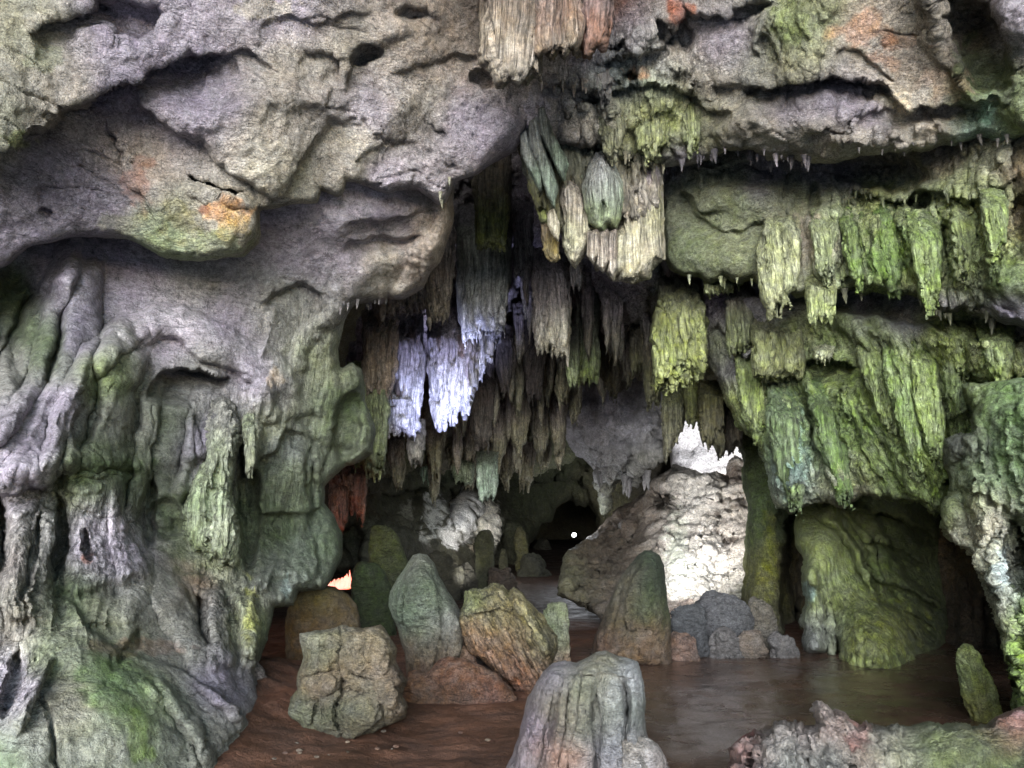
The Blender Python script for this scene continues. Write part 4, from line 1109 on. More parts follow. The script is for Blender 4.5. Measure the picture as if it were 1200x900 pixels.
YB = tps([(940, 600, 11.7), (945, 770, 11.0), (1000, 700, 10.7), (1050, 640, 11.6), (1000, 790, 9.9), (1100, 640, 12.2), (1110, 780, 11.0), (1060, 790, 10.1), (1080, 700, 11.6), (1000, 570, 11.8), (1100, 570, 12.0)])
sheet('bulging_rock',
      [(930, 610), (940, 596), (955, 585), (985, 580), (1020, 570), (1080, 570), (1110, 590), (1112, 640), (1118, 700), (1112, 760), (1100, 790), (1090, 808), (1040, 806), (1004, 800), (988, 792), (978, 778), (962, 770), (944, 772), (936, 764), (940, 740),
       (934, 730), (942, 706), (936, 680), (940, 655), (932, 640)],
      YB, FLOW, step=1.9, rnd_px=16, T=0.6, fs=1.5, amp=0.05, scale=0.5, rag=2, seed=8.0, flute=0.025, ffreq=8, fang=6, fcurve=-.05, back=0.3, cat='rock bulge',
      label='huge moss green bulging rock inside the dark recess at the right edge of the pool',
      fmask=lambda x, y: 0.35 + .5 * sstep((y - 640) / 60.),
      feats=[
          ('fold', [(962, 590), (990, 610), (1010, 640), (1024, 670), (1028, 690)], 12, 12, 0.3), ('fold', [(990, 584), (1020, 620), (1036, 650), (1050, 680), (1080, 710)], 12, 16, 0.3),
          ('ledge', [(1026, 720), (1022, 680), (1010, 650), (990, 620), (970, 600)], 0.35, 34, 7),
          ('ledge', [(1012, 632), (1050, 640), (1092, 662)], 0.3, 16, 5), ('ledge', [(1020, 664), (1050, 684), (1104, 712)], 0.28, 16, 5), ('ledge', [(992, 594), (1050, 606), (1100, 634)], 0.3, 18, 5), ('ledge', [(1030, 700), (1064, 716), (1100, 744)], 0.2, 14, 5),
          ('blob', 960, 650, 30, 50, 0, 0.35), ('blob', 1030, 750, 50, 50, 0, 0.5), ('hole', 983, 770, 4, 26, 0, 0.4), ('fold', [(948, 660), (952, 720), (950, 765)], 12, 16, 0.25), ('blob', 950, 750, 14, 18, 0, 0.25),
          ('ledge', [(980, 790), (984, 760), (976, 730), (970, 700)], 0.2, 14, 6)]
        + blades(71, 26, [(985, 720), (1080, 730), (1080, 760), (990, 770)], 0, (3, 7), (20, 50), (.02, .07)) + blades(72, 20, [(938, 650), (975, 650), (975, 740), (938, 740)], 4, (3, 6), (20, 60), (.02, .08)),
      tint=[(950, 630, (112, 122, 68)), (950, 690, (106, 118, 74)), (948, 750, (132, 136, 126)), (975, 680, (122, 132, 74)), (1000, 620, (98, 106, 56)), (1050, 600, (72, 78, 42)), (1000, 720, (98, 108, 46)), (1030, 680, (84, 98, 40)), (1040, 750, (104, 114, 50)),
            (1000, 780, (128, 134, 76)), (1080, 640, (62, 68, 38)), (1080, 740, (60, 66, 34)), (1060, 700, (66, 74, 36))],  # right and upper tints darkened, shade of the recess put into the colour
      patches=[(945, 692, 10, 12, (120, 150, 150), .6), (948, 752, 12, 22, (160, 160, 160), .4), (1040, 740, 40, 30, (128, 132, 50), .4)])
# ------------------------------------------------------------------ hanging curtains of flowstone
def curtain_poly(xl, xr, yt, ybl, ybr, teeth, amp, r, shrink=0.12, top_in=0.0, bow=0.0):
    w = xr - xl
    pts = [(xl + top_in * w, yt), ((xl + xr) / 2, yt - 2), (xr - top_in * w, yt)]
    n = max(2, teeth)
    H = max(ybl, ybr) - yt
    bxr, bxl = xr - shrink * w, xl + shrink * w
    pts.append((xr + bow * w, yt + 0.45 * (ybr - yt)))
    pts.append(((xr + bxr) / 2 + .5 * bow * w, yt + 0.8 * (ybr - yt)))
    for i in range(2 * n + 1):
        t = i / (2 * n)
        x = bxr + (bxl - bxr) * t
        y = ybr + (ybl - ybr) * t
        if i % 2 == 0:
            y -= amp * r.uniform(0.35, 1.1)
        else:
            y += amp * r.uniform(0.0, 0.7)
            x += r.uniform(-.15, .15) * w / n
        pts.append((x, y))
    pts.append(((xl + bxl) / 2, yt + 0.8 * (ybl - yt)))
    pts.append((xl, yt + 0.45 * (ybl - yt)))
    return pts

def curtain(xl, xr, yt, yb, Y, cols, label=None, group=None, ybr=None, teeth=5, amp=8, name='flowstone_curtain', cat='curtain', seed=None, parent=None,
            flute=None, step=None, shrink=0.12, top_in=0.0, mat=None, ffreq=None, fang=0, deep=1.0, patches=(), rag=1.8, flowcol=None, root_in=.7, slant=0):
    r = random.Random(int(xl * 7 + yb))
    w_px = xr - xl
    ybr = ybr if ybr else yb
    poly = curtain_poly(xl, xr, yt, yb, ybr, max(teeth, int(w_px / 6.5)), amp * 1.15, r, shrink, top_in)
    poly = [(x + slant * (y - yt) / (yb - yt), y) for x, y in poly]
    k = Y / FPX                                 # metres per pixel at that distance
    w = w_px * k
    if not isinstance(cols[0], tuple):
        cols = (cols, cols)
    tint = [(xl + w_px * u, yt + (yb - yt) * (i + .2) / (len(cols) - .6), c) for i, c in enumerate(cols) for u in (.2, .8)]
    feats = []
    for i in range(max(4, int(w_px / 3.2))):      # overlapping hanging blades, each ending at its own height
        u = r.uniform(.03, .97)
        x0 = xl + w_px * u
        xe = x0 + (0.5 - u) * w_px * shrink * 1.6 + r.uniform(-2, 2)
        y0 = yt + (yb - yt) * r.uniform(-.15, .6)
        hem = yb + (ybr - yb) * u
        y1 = y0 + (hem - y0) * r.uniform(.5, 1.1)
        sl = lambda x, y: (x + slant * (y - yt) / (yb - yt), y)
        feats.append(('blade', [sl(x0, y0), sl((x0 + xe) / 2 + r.uniform(-1.5, 1.5), (y0 + y1) / 2), sl(xe, y1)], r.uniform(.05, .15) * w_px + 1, r.uniform(.05, .2) * w + .01))
    H_ = yb - yt
    Yf = lambda x, y: Y + root_in * sstep((yt + .28 * H_ - y) / (.28 * H_)) * max(.3, min(1.0, w))
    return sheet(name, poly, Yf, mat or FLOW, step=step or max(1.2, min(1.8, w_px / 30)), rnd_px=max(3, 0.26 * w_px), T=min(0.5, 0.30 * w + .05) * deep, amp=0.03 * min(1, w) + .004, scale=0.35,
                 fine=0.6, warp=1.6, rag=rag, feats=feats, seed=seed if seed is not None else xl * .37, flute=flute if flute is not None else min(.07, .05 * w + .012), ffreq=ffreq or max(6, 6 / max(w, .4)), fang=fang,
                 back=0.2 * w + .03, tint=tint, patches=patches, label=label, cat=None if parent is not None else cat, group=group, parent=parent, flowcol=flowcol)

# inner ceiling, stepping back into the cave
YC1 = tps([(500, 160, 11.5), (820, 170, 11.0), (560, 240, 13.5), (650, 300, 14.8), (760, 300, 12.4), (700, 360, 14.5), (500, 400, 15.5), (440, 500, 15.0), (600, 450, 18), (600, 530, 21), (700, 450, 18.5), (830, 300, 11.2), (830, 440, 13.5), (780, 470, 16)])
sheet('cave_ceiling_inner',
      [(470, 150), (860, 150), (880, 300), (872, 440), (850, 470), (836, 450), (812, 470), (800, 490), (790, 470), (776, 450), (764, 458), (755, 448), (742, 440), (735, 460), (715, 465), (700, 480), (690, 500), (676, 540), (655, 545), (640, 556),
       (622, 560), (604, 552), (585, 546), (566, 556), (540, 548), (516, 556), (490, 545), (470, 556), (450, 560), (430, 565), (405, 560), (402, 420), (440, 330), (500, 280)],
      YC1, ROCK, step=2.2, rnd_px=12, T=0.6, amp=0.12, scale=1.0, rag=4, warp=7, key='CI', kind='structure', seed=9.0, flute=0.2, ffreq=3.2,
      fmask=lambda x, y: 0.5 + 0 * x,
      feats=[('ledge', [(690, 320), (720, 344), (745, 352), (770, 340), (800, 330)], -0.4, 30, 8), ('blob', 735, 330, 46, 26, 20, 0.8), ('ledge', [(690, 350), (700, 372), (716, 392), (740, 382), (760, 380)], 0.9, 40, 6),
             ('ledge', [(700, 398), (720, 396), (745, 410), (765, 400)], 0.8, 40, 6), ('hole', 590, 240, 14, 50, 0, 1.0), ('hole', 618, 380, 14, 60, 0, 1.2), ('hole', 540, 470, 18, 40, 0, 1.2), ('hole', 650, 440, 24, 24, 0, 1.0)]
        + blades(81, 90, [(540, 220), (820, 260), (840, 440), (690, 500), (480, 540), (460, 420)], 0, (4, 8), (20, 70), (.15, .5)),
      tint=[(560, 220, (100, 94, 98)), (600, 300, (140, 132, 142)), (650, 250, DPUR), (700, 300, (150, 144, 156)), (740, 330, (160, 152, 160)), (700, 360, (150, 142, 150)), (760, 380, (140, 134, 120)), (800, 350, GRN), (600, 400, (104, 98, 96)), (540, 480, (112, 100, 94)), (600, 480, (120, 112, 106)),
            (650, 440, (72, 66, 52)), (700, 440, (100, 96, 90)), (640, 520, (96, 100, 70)), (560, 530, (92, 88, 70)), (460, 520, (96, 100, 72)), (830, 420, (84, 84, 56)), (480, 330, TAN), (450, 380, PUR)])

# pale lilac mass at the back of the ceiling
YC2 = tps([(640, 480, 20), (720, 470, 18.5), (790, 480, 18), (700, 560, 20.5), (760, 550, 18.5), (700, 610, 22)])
sheet('hanging_rock_mass',
      [(636, 470), (662, 450), (700, 440), (740, 436), (772, 448), (792, 470), (796, 500), (792, 520), (782, 530), (776, 545), (762, 548), (752, 556), (746, 570), (738, 558), (731, 574), (727, 562), (718, 572), (714, 592), (709, 606), (704, 588), (699, 566),
       (694, 552), (684, 540), (672, 526), (662, 512), (646, 498)],
      YC2, FLOW, step=1.8, rnd_px=12, T=1.0, amp=0.3, scale=1.2, rag=3, warp=5, seed=10.0, flute=0.2, ffreq=2.6, back=1.0, cat='rock mass', label='pale lilac grey rock mass hanging at the back above the dark passage',
      key='C2', fmask=lambda x, y: 0.3 + .7 * sstep((y - 520) / 30.),
      feats=[('blob', 710, 500, 40, 24, 20, 0.7), ('blob', 760, 500, 24, 20, 0, 0.6), ('hole', 738, 540, 8, 14, 0, 0.5), ('ledge', [(650, 500), (680, 512), (710, 520), (740, 512)], 0.4, 18, 6), ('hole', 780, 510, 12, 22, 0, 0.6)],
      tint=[(650, 490, (150, 144, 150)), (700, 480, (160, 158, 170)), (740, 500, (150, 150, 160)), (780, 500, DGY), (700, 540, (132, 130, 132)), (720, 590, (110, 112, 92)), (770, 540, (84, 84, 74))])

# back walls
YB1 = tps([(380, 500, 17), (380, 720, 15.5), (440, 600, 19), (520, 560, 24), (520, 700, 21), (600, 560, 27), (600, 700, 25), (700, 560, 28), (700, 620, 28), (800, 500, 26), (460, 540, 20), (480, 700, 18)])
sheet('cave_wall_back',
      [(360, 440), (800, 400), (820, 640), (780, 700), (720, 690), (706, 640), (700, 604), (690, 590), (680, 592), (668, 582), (654, 592), (648, 604), (632, 612), (624, 640), (612, 690), (596, 720), (540, 740), (430, 740), (420, 700), (408, 672), (392, 664), (380, 672), (360, 690)],
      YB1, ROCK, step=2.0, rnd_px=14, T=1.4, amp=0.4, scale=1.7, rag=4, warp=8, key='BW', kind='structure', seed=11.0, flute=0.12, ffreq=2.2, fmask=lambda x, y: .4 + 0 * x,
      feats=[('ledge', [(560, 556), (600, 566), (640, 560), (690, 556)], 0.8, 30, 8), ('ledge', [(590, 540), (630, 520), (652, 504), (676, 530), (700, 556)], -1.2, 30, 8), ('ledge', [(440, 575), (480, 566), (520, 570), (560, 580)], 0.9, 26, 6),
             ('blob', 505, 610, 26, 40, 0, 1.6), ('blob', 540, 605, 18, 36, 20, 1.8), ('blob', 570, 620, 12, 30, 0, 2.2), ('hole', 556, 620, 6, 40, 0, 1.2), ('blob', 470, 640, 30, 30, 0, 1.4), ('hole', 525, 590, 8, 22, 0, 1.0),
             ('hole', 410, 640, 24, 34, 0, 1.4), ('blob', 440, 560, 30, 20, 0, 0.8), ('blob', 610, 640, 16, 40, -20, 1.0), ('hole', 590, 640, 6, 30, 0, .8)],
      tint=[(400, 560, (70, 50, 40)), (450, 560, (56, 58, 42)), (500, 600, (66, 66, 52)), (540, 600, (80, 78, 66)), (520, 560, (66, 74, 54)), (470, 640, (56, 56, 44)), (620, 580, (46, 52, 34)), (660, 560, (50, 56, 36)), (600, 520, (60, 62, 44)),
            (640, 640, (60, 62, 42)), (700, 580, (90, 88, 64)), (560, 700, (66, 60, 44)), (430, 640, (74, 78, 66)), (760, 560, (60, 56, 46))],  # dimness of the deep cave is put into these dark tints
      patches=[(540, 606, 12, 26, (232, 232, 232), .95), (524, 628, 12, 14, (232, 232, 232), .9), (508, 606, 10, 24, (200, 204, 200), .7), (490, 634, 7, 8, (210, 210, 200), .7), (571, 612, 10, 22, (236, 230, 214), .95), (553, 640, 8, 7, (236, 220, 196), .9), (476, 600, 9, 9, (170, 172, 160), .5)])  # white patches paint in the lamp-lit spots of the rock

# bright wall far behind the right hand curtains, in full lamp light
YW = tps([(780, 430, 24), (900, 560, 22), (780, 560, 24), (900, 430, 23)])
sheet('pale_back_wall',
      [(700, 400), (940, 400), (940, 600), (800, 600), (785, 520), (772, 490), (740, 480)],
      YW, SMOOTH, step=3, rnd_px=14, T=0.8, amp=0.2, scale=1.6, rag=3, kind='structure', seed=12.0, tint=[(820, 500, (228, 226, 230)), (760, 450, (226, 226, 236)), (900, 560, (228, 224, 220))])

# slope on the right: brown shoulder on the left, white flowstone fan on the right
YS = tps([(660, 680, 15.0), (665, 655, 17), (700, 640, 19), (730, 590, 22), (760, 570, 21), (790, 560, 20), (860, 550, 19), (885, 620, 16), (830, 640, 16.5), (760, 640, 17), (700, 690, 14.6), (790, 720, 13.2), (870, 740, 12.4), (880, 560, 18.5)])
sheet('white_flowstone_slope',
      [(656, 694), (656, 664), (664, 648), (680, 636), (694, 628), (706, 620), (716, 606), (726, 596), (738, 588), (752, 580), (760, 572), (766, 562), (782, 556), (788, 546), (800, 548), (812, 552), (824, 556), (838, 552), (850, 556), (856, 542), (866, 536), (878, 544),
       (888, 556), (892, 580), (888, 610), (896, 640), (900, 700), (890, 770), (780, 772), (740, 740), (700, 720), (670, 702)],
      YS, ROCK, step=1.8, rnd_px=8, T=1.0, amp=0.26, scale=0.7, rag=3, warp=6, key='SL', kind='structure', seed=13.0, flute=0.05, ffreq=3, fmask=lambda x, y: 0.3 * sstep((x - 750) / 40.),
      feats=[('ledge', [(765, 560), (778, 570), (790, 580), (800, 572)], 0.5, 20, 5), ('hole', 778, 584, 14, 13, -30, 1.5), ('ledge', [(730, 640), (745, 620), (760, 600), (766, 590)], 0.3, 20, 6), ('ledge', [(670, 650), (700, 640), (730, 622), (750, 600)], 0.4, 18, 6),
             ('ledge', [(664, 674), (690, 676), (710, 664), (736, 652)], 0.5, 22, 6), ('blob', 690, 655, 22, 12, -10, 0.5), ('blob', 690, 682, 26, 10, 0, 0.6), ('blob', 720, 680, 20, 20, 0, 0.4),
             ('hole', 842, 616, 5, 12, -20, 0.4), ('hole', 858, 632, 8, 5, 30, 0.4), ('hole', 850, 600, 6, 6, 0, 0.35), ('hole', 868, 590, 12, 4, 20, 0.3), ('ledge', [(838, 568), (850, 580), (870, 582), (884, 590)], 0.3, 12, 4), ('hole', 852, 560, 10, 6, 20, .6),
             ('fold', [(800, 556), (800, 575), (796, 590)], 6, 8, 0.3), ('fold', [(820, 560), (824, 576)], 8, 10, 0.3), ('blob', 820, 650, 30, 50, 10, 0.4)]
        + [('ledge', [(664 + 10 * q, 690 - 14 * q), (690 + 10 * q, 682 - 14 * q + 5 * (q % 2)), (716 + 7 * q, 668 - 14 * q), (740 + 4 * q, 650 - 14 * q)], .4, 10, 4) for q in range(6)]
        + blades(83, 30, [(770, 560), (880, 550), (880, 680), (790, 690)], -10, (3, 8), (20, 60), (.08, .3)),
      tint=[(665, 670, (92, 92, 62)), (690, 650, (80, 66, 52)), (700, 680, (72, 64, 48)), (720, 620, (86, 72, 58)), (726, 596, (78, 64, 52)), (736, 640, (78, 66, 52)), (752, 600, (90, 76, 62)), (740, 600, (78, 64, 52)), (750, 640, (92, 78, 64)), (745, 670, (84, 74, 60)), (765, 610, (130, 118, 104)), (780, 620, (224, 216, 206)), (820, 580, (216, 212, 204)),
            (860, 600, (200, 190, 178)), (800, 680, (222, 222, 210)), (850, 650, (218, 210, 200)), (880, 640, (120, 108, 94)), (840, 720, (160, 150, 140)), (790, 730, (170, 140, 120)), (872, 560, (200, 188, 176)), (885, 700, DGR)],
      patches=[(842, 612, 5, 12, (60, 48, 38), .9), (856, 634, 9, 5, (60, 48, 38), .9), (870, 596, 10, 4, (70, 56, 44), .8), (858, 560, 18, 10, (90, 70, 54), .8), (880, 575, 10, 10, (100, 80, 64), .7), (780, 586, 12, 10, (56, 48, 38), .9), (845, 590, 6, 4, (80, 66, 54), .8), (795, 640, 12, 40, (190, 206, 180), .35)])

# ------------------------------------------------------------------ the cluster that hangs in the middle
root = bpy.data.objects.new('stalactite_cluster', None)
COL.objects.link(root)
root.location = P(690, 110, 8.8)
root['label'] = 'large central cluster of pale green and cream stalactites with a rounded bulb'
root['category'] = 'stalactite cluster'
def part(name, poly, Y, cols, **k):
    kw = dict(step=1.5, rnd_px=14, T=0.3, amp=0.02, scale=0.25, fine=0.6, warp=1.5, rag=1.2, flute=0.03, ffreq=12, back=0.25)
    kw.update(k)
    cols = [(q[0], q[1], tuple(int(v * .9) for v in q[2])) for q in cols]
    return sheet(name, poly, Y, kw.pop('mat', FLOW), tint=cols, parent=root, seed=poly[0][0] * .1, **kw)
part('root_fan', [(604, 126), (640, 100), (690, 90), (730, 130), (776, 180), (778, 240), (752, 262), (726, 270), (712, 292), (700, 280), (690, 300), (676, 286), (664, 292), (654, 268), (640, 262), (626, 236), (612, 200), (602, 160)], 8.72,
     [(620, 140, BEI), (640, 180, (112, 116, 96)), (680, 120, GRY), (700, 160, (120, 124, 104)), (740, 180, (128, 124, 96)), (680, 240, (112, 104, 80)), (760, 230, BEI), (640, 240, (104, 104, 64))], rnd_px=12, T=.4, step=1.8, flute=.05, ffreq=7, back=.4,
     feats=blades(401, 90, [(606, 130), (690, 92), (775, 185), (770, 240), (700, 270), (640, 240)], 3, (2.5, 6), (24, 80), (.08, .28)))
part('trunk', [(636, 120), (650, 100), (676, 98), (682, 130), (684, 165), (690, 200), (700, 240), (704, 262), (694, 270), (684, 240), (672, 216), (660, 230), (648, 200), (640, 170)], 8.6,
     [(650, 120, PUR), (660, 160, (124, 134, 114)), (670, 120, LPUR), (676, 190, (150, 164, 130)), (655, 200, (122, 136, 112)), (695, 250, LGR)], rnd_px=18, T=.35)
for k_, (a_, b_, w_, yb_) in enumerate([((612, 156), (632, 226), 8.5, 0), ((624, 142), (648, 244), 9, 0), ((634, 128), (660, 214), 9, 0)]):
    part('blade', [(a_[0] - w_ * .6, a_[1]), (a_[0] + w_ * .7, a_[1] - 8), (a_[0] + w_ + 4, a_[1] + 22), (b_[0] + w_ * .7, b_[1] - 22), (b_[0] + 2, b_[1]), (b_[0] - w_ * .8, b_[1] - 14), (a_[0] - w_ * .4, a_[1] + 26)], 8.25 - .08 * k_,
         [(a_[0], a_[1], (152, 154, 148)), (b_[0], b_[1] - 12, (124, 140, 120))], rnd_px=5, T=.16, flute=.01, ffreq=14, back=.12, step=1.2)
part('drape', [(608, 150), (622, 150), (636, 200), (646, 236), (652, 262), (640, 268), (632, 258), (624, 232), (614, 204), (606, 176)], 8.75, [(614, 170, BRN), (628, 220, (150, 148, 84)), (642, 256, YGR)], rnd_px=10)
part('spike', [(641, 250), (650, 244), (656, 262), (654, 284), (648, 278), (641, 264)], 8.4, [(645, 255, CRM), (652, 276, (214, 204, 168))], rnd_px=6, T=.15, back=.1, flute=.01, step=1.2)
part('spike', [(634, 262), (646, 262), (656, 284), (658, 304), (646, 308), (638, 300), (634, 280)], 8.7, [(640, 270, BRN), (648, 296, (170, 150, 84))], rnd_px=7, T=.15, back=.1, step=1.2)
part('lobe', [(656, 214), (672, 206), (684, 226), (692, 250), (694, 270), (690, 288), (682, 304), (675, 314), (666, 306), (658, 286), (656, 268), (658, 250), (652, 236)], 8.45,
     [(664, 226, BEI), (672, 250, TAN), (664, 280, (178, 182, 130)), (678, 300, CRM)], rnd_px=14)
part('bulb', [(688, 192), (698, 178), (710, 178), (722, 194), (730, 214), (731, 236), (728, 256), (722, 270), (712, 268), (708, 276), (698, 272), (690, 262), (684, 244), (680, 220)], 8.2,
     [(704, 190, (150, 148, 150)), (700, 210, (148, 146, 148)), (716, 220, (156, 176, 140)), (704, 245, LGR), (716, 262, (150, 168, 104))], rnd_px=22, T=.42, flute=.012, amp=.012,
     feats=[('hole', 706, 250, 3.5, 14, 6, .12)])
part('broad_curtain', [(722, 214), (736, 202), (758, 190), (776, 186), (779, 230), (779, 304), (768, 314), (760, 326), (744, 334), (728, 330), (716, 326), (706, 316), (698, 318), (694, 304), (688, 296), (690, 274), (704, 262), (720, 262)], 8.6,
     [(732, 214, (168, 128, 110)), (760, 200, PUR), (745, 240, BEI), (770, 250, (170, 168, 120)), (735, 280, (204, 198, 150)), (765, 290, CRM), (720, 310, CRM), (696, 290, BEI), (745, 320, (206, 196, 152))], rnd_px=20, T=.45, flute=.05, ffreq=7, back=.4)
for x_, yb_, wd in ((694, 312, 9), (706, 322, 9), (717, 330, 8)):
    part('fin', [(x_ - wd * .7, 272), (x_ + wd * .7, 268), (x_ + wd * .9, yb_ - 16), (x_ + 2, yb_), (x_ - wd * .7, yb_ - 12)], 8.35, [(x_, 280, TAN), (x_, yb_ - 8, CRM)], rnd_px=5, T=.16, back=.12, flute=.012, step=1.2)

# drapery falling from the top of the picture
root = bpy.data.objects.new('flowstone_drapery', None)
COL.objects.link(root)
root.location = P(630, -20, 6.6)
root['label'] = 'pinkish tan fluted drapery with a rusty lobe at the top centre of the ceiling'
root['category'] = 'drapery'
part('fold', [(556, -60), (640, -60), (640, 0), (640, 40), (636, 76), (634, 96), (626, 90), (620, 102), (612, 98), (606, 104), (598, 96), (588, 106), (580, 100), (576, 84), (566, 72), (562, 50), (560, 0)], 6.45,
     [(575, -20, (150, 132, 116)), (575, 40, (168, 154, 130)), (610, 20, (150, 130, 112)), (600, 80, (172, 158, 136)), (630, 60, (150, 136, 118))], rnd_px=20, T=.4, flute=.07, ffreq=6, back=.3)
part('fold', [(622, -60), (690, -60), (686, 0), (684, 40), (676, 66), (668, 60), (662, 72), (654, 66), (646, 74), (638, 64), (628, 62)], 6.3,
     [(640, 0, (140, 122, 110)), (660, 30, (146, 112, 88)), (670, 60, (150, 136, 114))], rnd_px=16, T=.35, flute=.08, ffreq=7, back=.3)
part('rusty_fold', [(672, -60), (724, -60), (720, 0), (716, 40), (710, 62), (700, 58), (692, 72), (682, 68), (676, 40)], 6.4, [(700, 0, (130, 110, 106)), (690, 30, (136, 92, 72)), (705, 40, (140, 98, 76))], rnd_px=16, T=.35, flute=.05, ffreq=6, back=.3)

# ------------------------------------------------------------------ curtains, near to far
C = curtain
C(763, 829, 326, 462, 10.0, ((84, 78, 72), (118, 124, 64), (124, 132, 66), (140, 148, 78)), 'broad yellow green curtain hanging right of the central cluster', ybr=440, teeth=4, amp=12, shrink=.06, top_in=.12, flute=.08)
C(553, 600, 150, 290, 10.8, ((86, 72, 66), (90, 78, 64), (132, 140, 72)), 'brown curtain with a mossy blunt tip in the gap left of the central cluster', teeth=4, amp=5, shrink=.12)
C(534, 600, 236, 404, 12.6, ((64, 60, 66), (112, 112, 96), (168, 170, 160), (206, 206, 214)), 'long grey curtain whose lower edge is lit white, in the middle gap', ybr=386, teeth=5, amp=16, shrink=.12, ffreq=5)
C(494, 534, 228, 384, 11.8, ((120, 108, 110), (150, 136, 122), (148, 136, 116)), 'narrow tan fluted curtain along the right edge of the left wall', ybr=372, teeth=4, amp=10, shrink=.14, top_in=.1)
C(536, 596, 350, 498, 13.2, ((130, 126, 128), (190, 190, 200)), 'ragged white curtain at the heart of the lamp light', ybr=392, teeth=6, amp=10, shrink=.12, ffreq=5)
C(501, 562, 362, 508, 12.9, ((124, 116, 126), (190, 190, 200)), 'tall tattered white curtain brightly lit by the lamp', ybr=478, teeth=7, amp=14, shrink=.14, ffreq=6, patches=[(541, 404, 7, 15, (84, 66, 60), .95), (514, 398, 3, 12, (84, 66, 60), .9), (548, 440, 3, 12, (100, 90, 100), .8)])  # dark patches stand for shadowed gaps between the folds
C(460, 498, 368, 500, 13.1, ((120, 112, 120), (186, 186, 198)), 'white lamp lit curtain just left of the brightest one', ybr=494, teeth=6, amp=16, shrink=.12, ffreq=6, patches=[(484, 388, 6, 18, (84, 66, 60), .95), (466, 462, 7, 20, (84, 72, 66), .95), (502, 420, 3, 16, (90, 80, 84), .8)])  # shaded gaps in this curtain are painted too, as dark patches
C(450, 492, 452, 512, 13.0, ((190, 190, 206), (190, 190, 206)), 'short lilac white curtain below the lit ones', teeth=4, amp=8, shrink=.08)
C(424, 466, 362, 470, 12.2, ((128, 112, 104), (138, 122, 104)), 'brownish fluted curtain left of the white lamp lit ones', teeth=4, amp=12, shrink=.1)
C(408, 458, 424, 548, 12.3, ((112, 120, 84), (132, 140, 96)), 'grey green fluted curtain at the left end of the row', ybr=556, teeth=5, amp=12, shrink=.1)
C(424, 452, 500, 562, 12.6, ((120, 128, 88), (132, 138, 90)), 'small mossy curtain below the grey green one', teeth=3, amp=9, shrink=.16)
C(438, 476, 330, 384, 11.6, ((128, 114, 108), (140, 122, 108)), 'short brown curtain overhanging the left top of the lit curtains', ybr=368, teeth=3, amp=9, shrink=.14)
C(470, 506, 326, 372, 11.9, ((138, 126, 124), (142, 128, 120)), 'short tan curtain overhanging the middle top of the lit curtains', ybr=362, teeth=3, amp=9, shrink=.14)
C(476, 498, 490, 544, 13.6, ((150, 146, 156), (128, 124, 110)), 'narrow lilac curtain hanging under the lit ones', teeth=2, amp=8, shrink=.12)
C(624, 670, 290, 412, 12.2, ((112, 104, 110), (160, 150, 148), (190, 184, 160)), 'cream striped curtain with ragged hem below the central cluster', ybr=424, teeth=5, amp=10, shrink=.06, top_in=.04)
C(600, 626, 236, 326, 12.6, ((88, 82, 90), (116, 112, 110)), 'slate grey curtain between the mossy tip and the cream striped one', teeth=3, amp=10, shrink=.14)
C(612, 622, 300, 360, 12.4, ((110, 104, 106), (120, 112, 108)), 'thin grey spike beside the cream striped curtain', teeth=1, amp=4, shrink=.32, cat='stalactite', name='stalactite')
C(672, 704, 310, 452, 13.6, ((82, 76, 84), (88, 92, 76), (116, 130, 72)), 'dark curtain with green hem right of the cream striped one', teeth=4, amp=8, shrink=.1)
C(662, 680, 380, 452, 13.2, ((92, 92, 84), (122, 134, 90)), 'slim green stalactite under the cream striped curtain', teeth=2, amp=5, shrink=.2, cat='stalactite', name='stalactite')
C(668, 683, 302, 342, 11.8, ((128, 122, 126), (148, 144, 142)), 'small pale forked stalactite hanging at the cluster tip', teeth=2, amp=9, shrink=.2, cat='stalactite', name='stalactite')
C(548, 580, 430, 526, 15.5, ((90, 80, 76), (104, 96, 86)), 'dull brown pointed curtain behind the lamp lit ones', teeth=3, amp=8, shrink=.22)
C(582, 602, 380, 462, 15.0, ((86, 78, 78), (92, 84, 80)), 'dark slender stalactite right of the lit curtains', teeth=2, amp=6, shrink=.25, cat='stalactite', name='stalactite')
C(612, 640, 330, 470, 15.5, ((78, 72, 76), (88, 80, 76)), 'long dark curtain behind the cream striped one', teeth=3, amp=10, shrink=.2, fang=-8)
C(700, 728, 360, 460, 15.2, ((84, 78, 70), (90, 84, 62)), 'dull olive curtain behind the green hemmed one', teeth=3, amp=10, shrink=.16)
C(736, 762, 380, 440, 13.6, ((96, 90, 76), (104, 104, 70)), 'small brown curtain just left of the broad yellow green one', teeth=3, amp=9, shrink=.16)
C(752, 778, 380, 476, 13.0, ((88, 82, 70), (104, 104, 72)), 'olive brown curtain behind the left edge of the broad yellow green one', teeth=3, amp=9, shrink=.16)
C(776, 806, 450, 548, 12.4, ((104, 108, 66), (96, 94, 72), (128, 124, 100)), 'grey olive curtain under the broad yellow green one', ybr=500, teeth=3, amp=7, shrink=.1)
C(800, 824, 440, 500, 12.0, ((112, 116, 60), (96, 98, 56)), 'short mossy curtain above the white gap', teeth=3, amp=8, shrink=.12)
C(818, 850, 446, 520, 11.6, ((90, 88, 50), (86, 82, 56)), 'dark mossy curtain in front of the white gap', ybr=536, teeth=3, amp=8, shrink=.1)
C(836, 872, 470, 540, 12.2, ((72, 66, 54), (84, 76, 60)), 'dark brown curtain between the two white gaps', ybr=526, teeth=4, amp=8, shrink=.08)
C(400, 432, 545, 592, 13.4, ((112, 70, 56), (124, 78, 60)), 'dull brick red drape above the fire', ybr=612, teeth=3, amp=12, shrink=.1, name='red_drape', cat='drape')
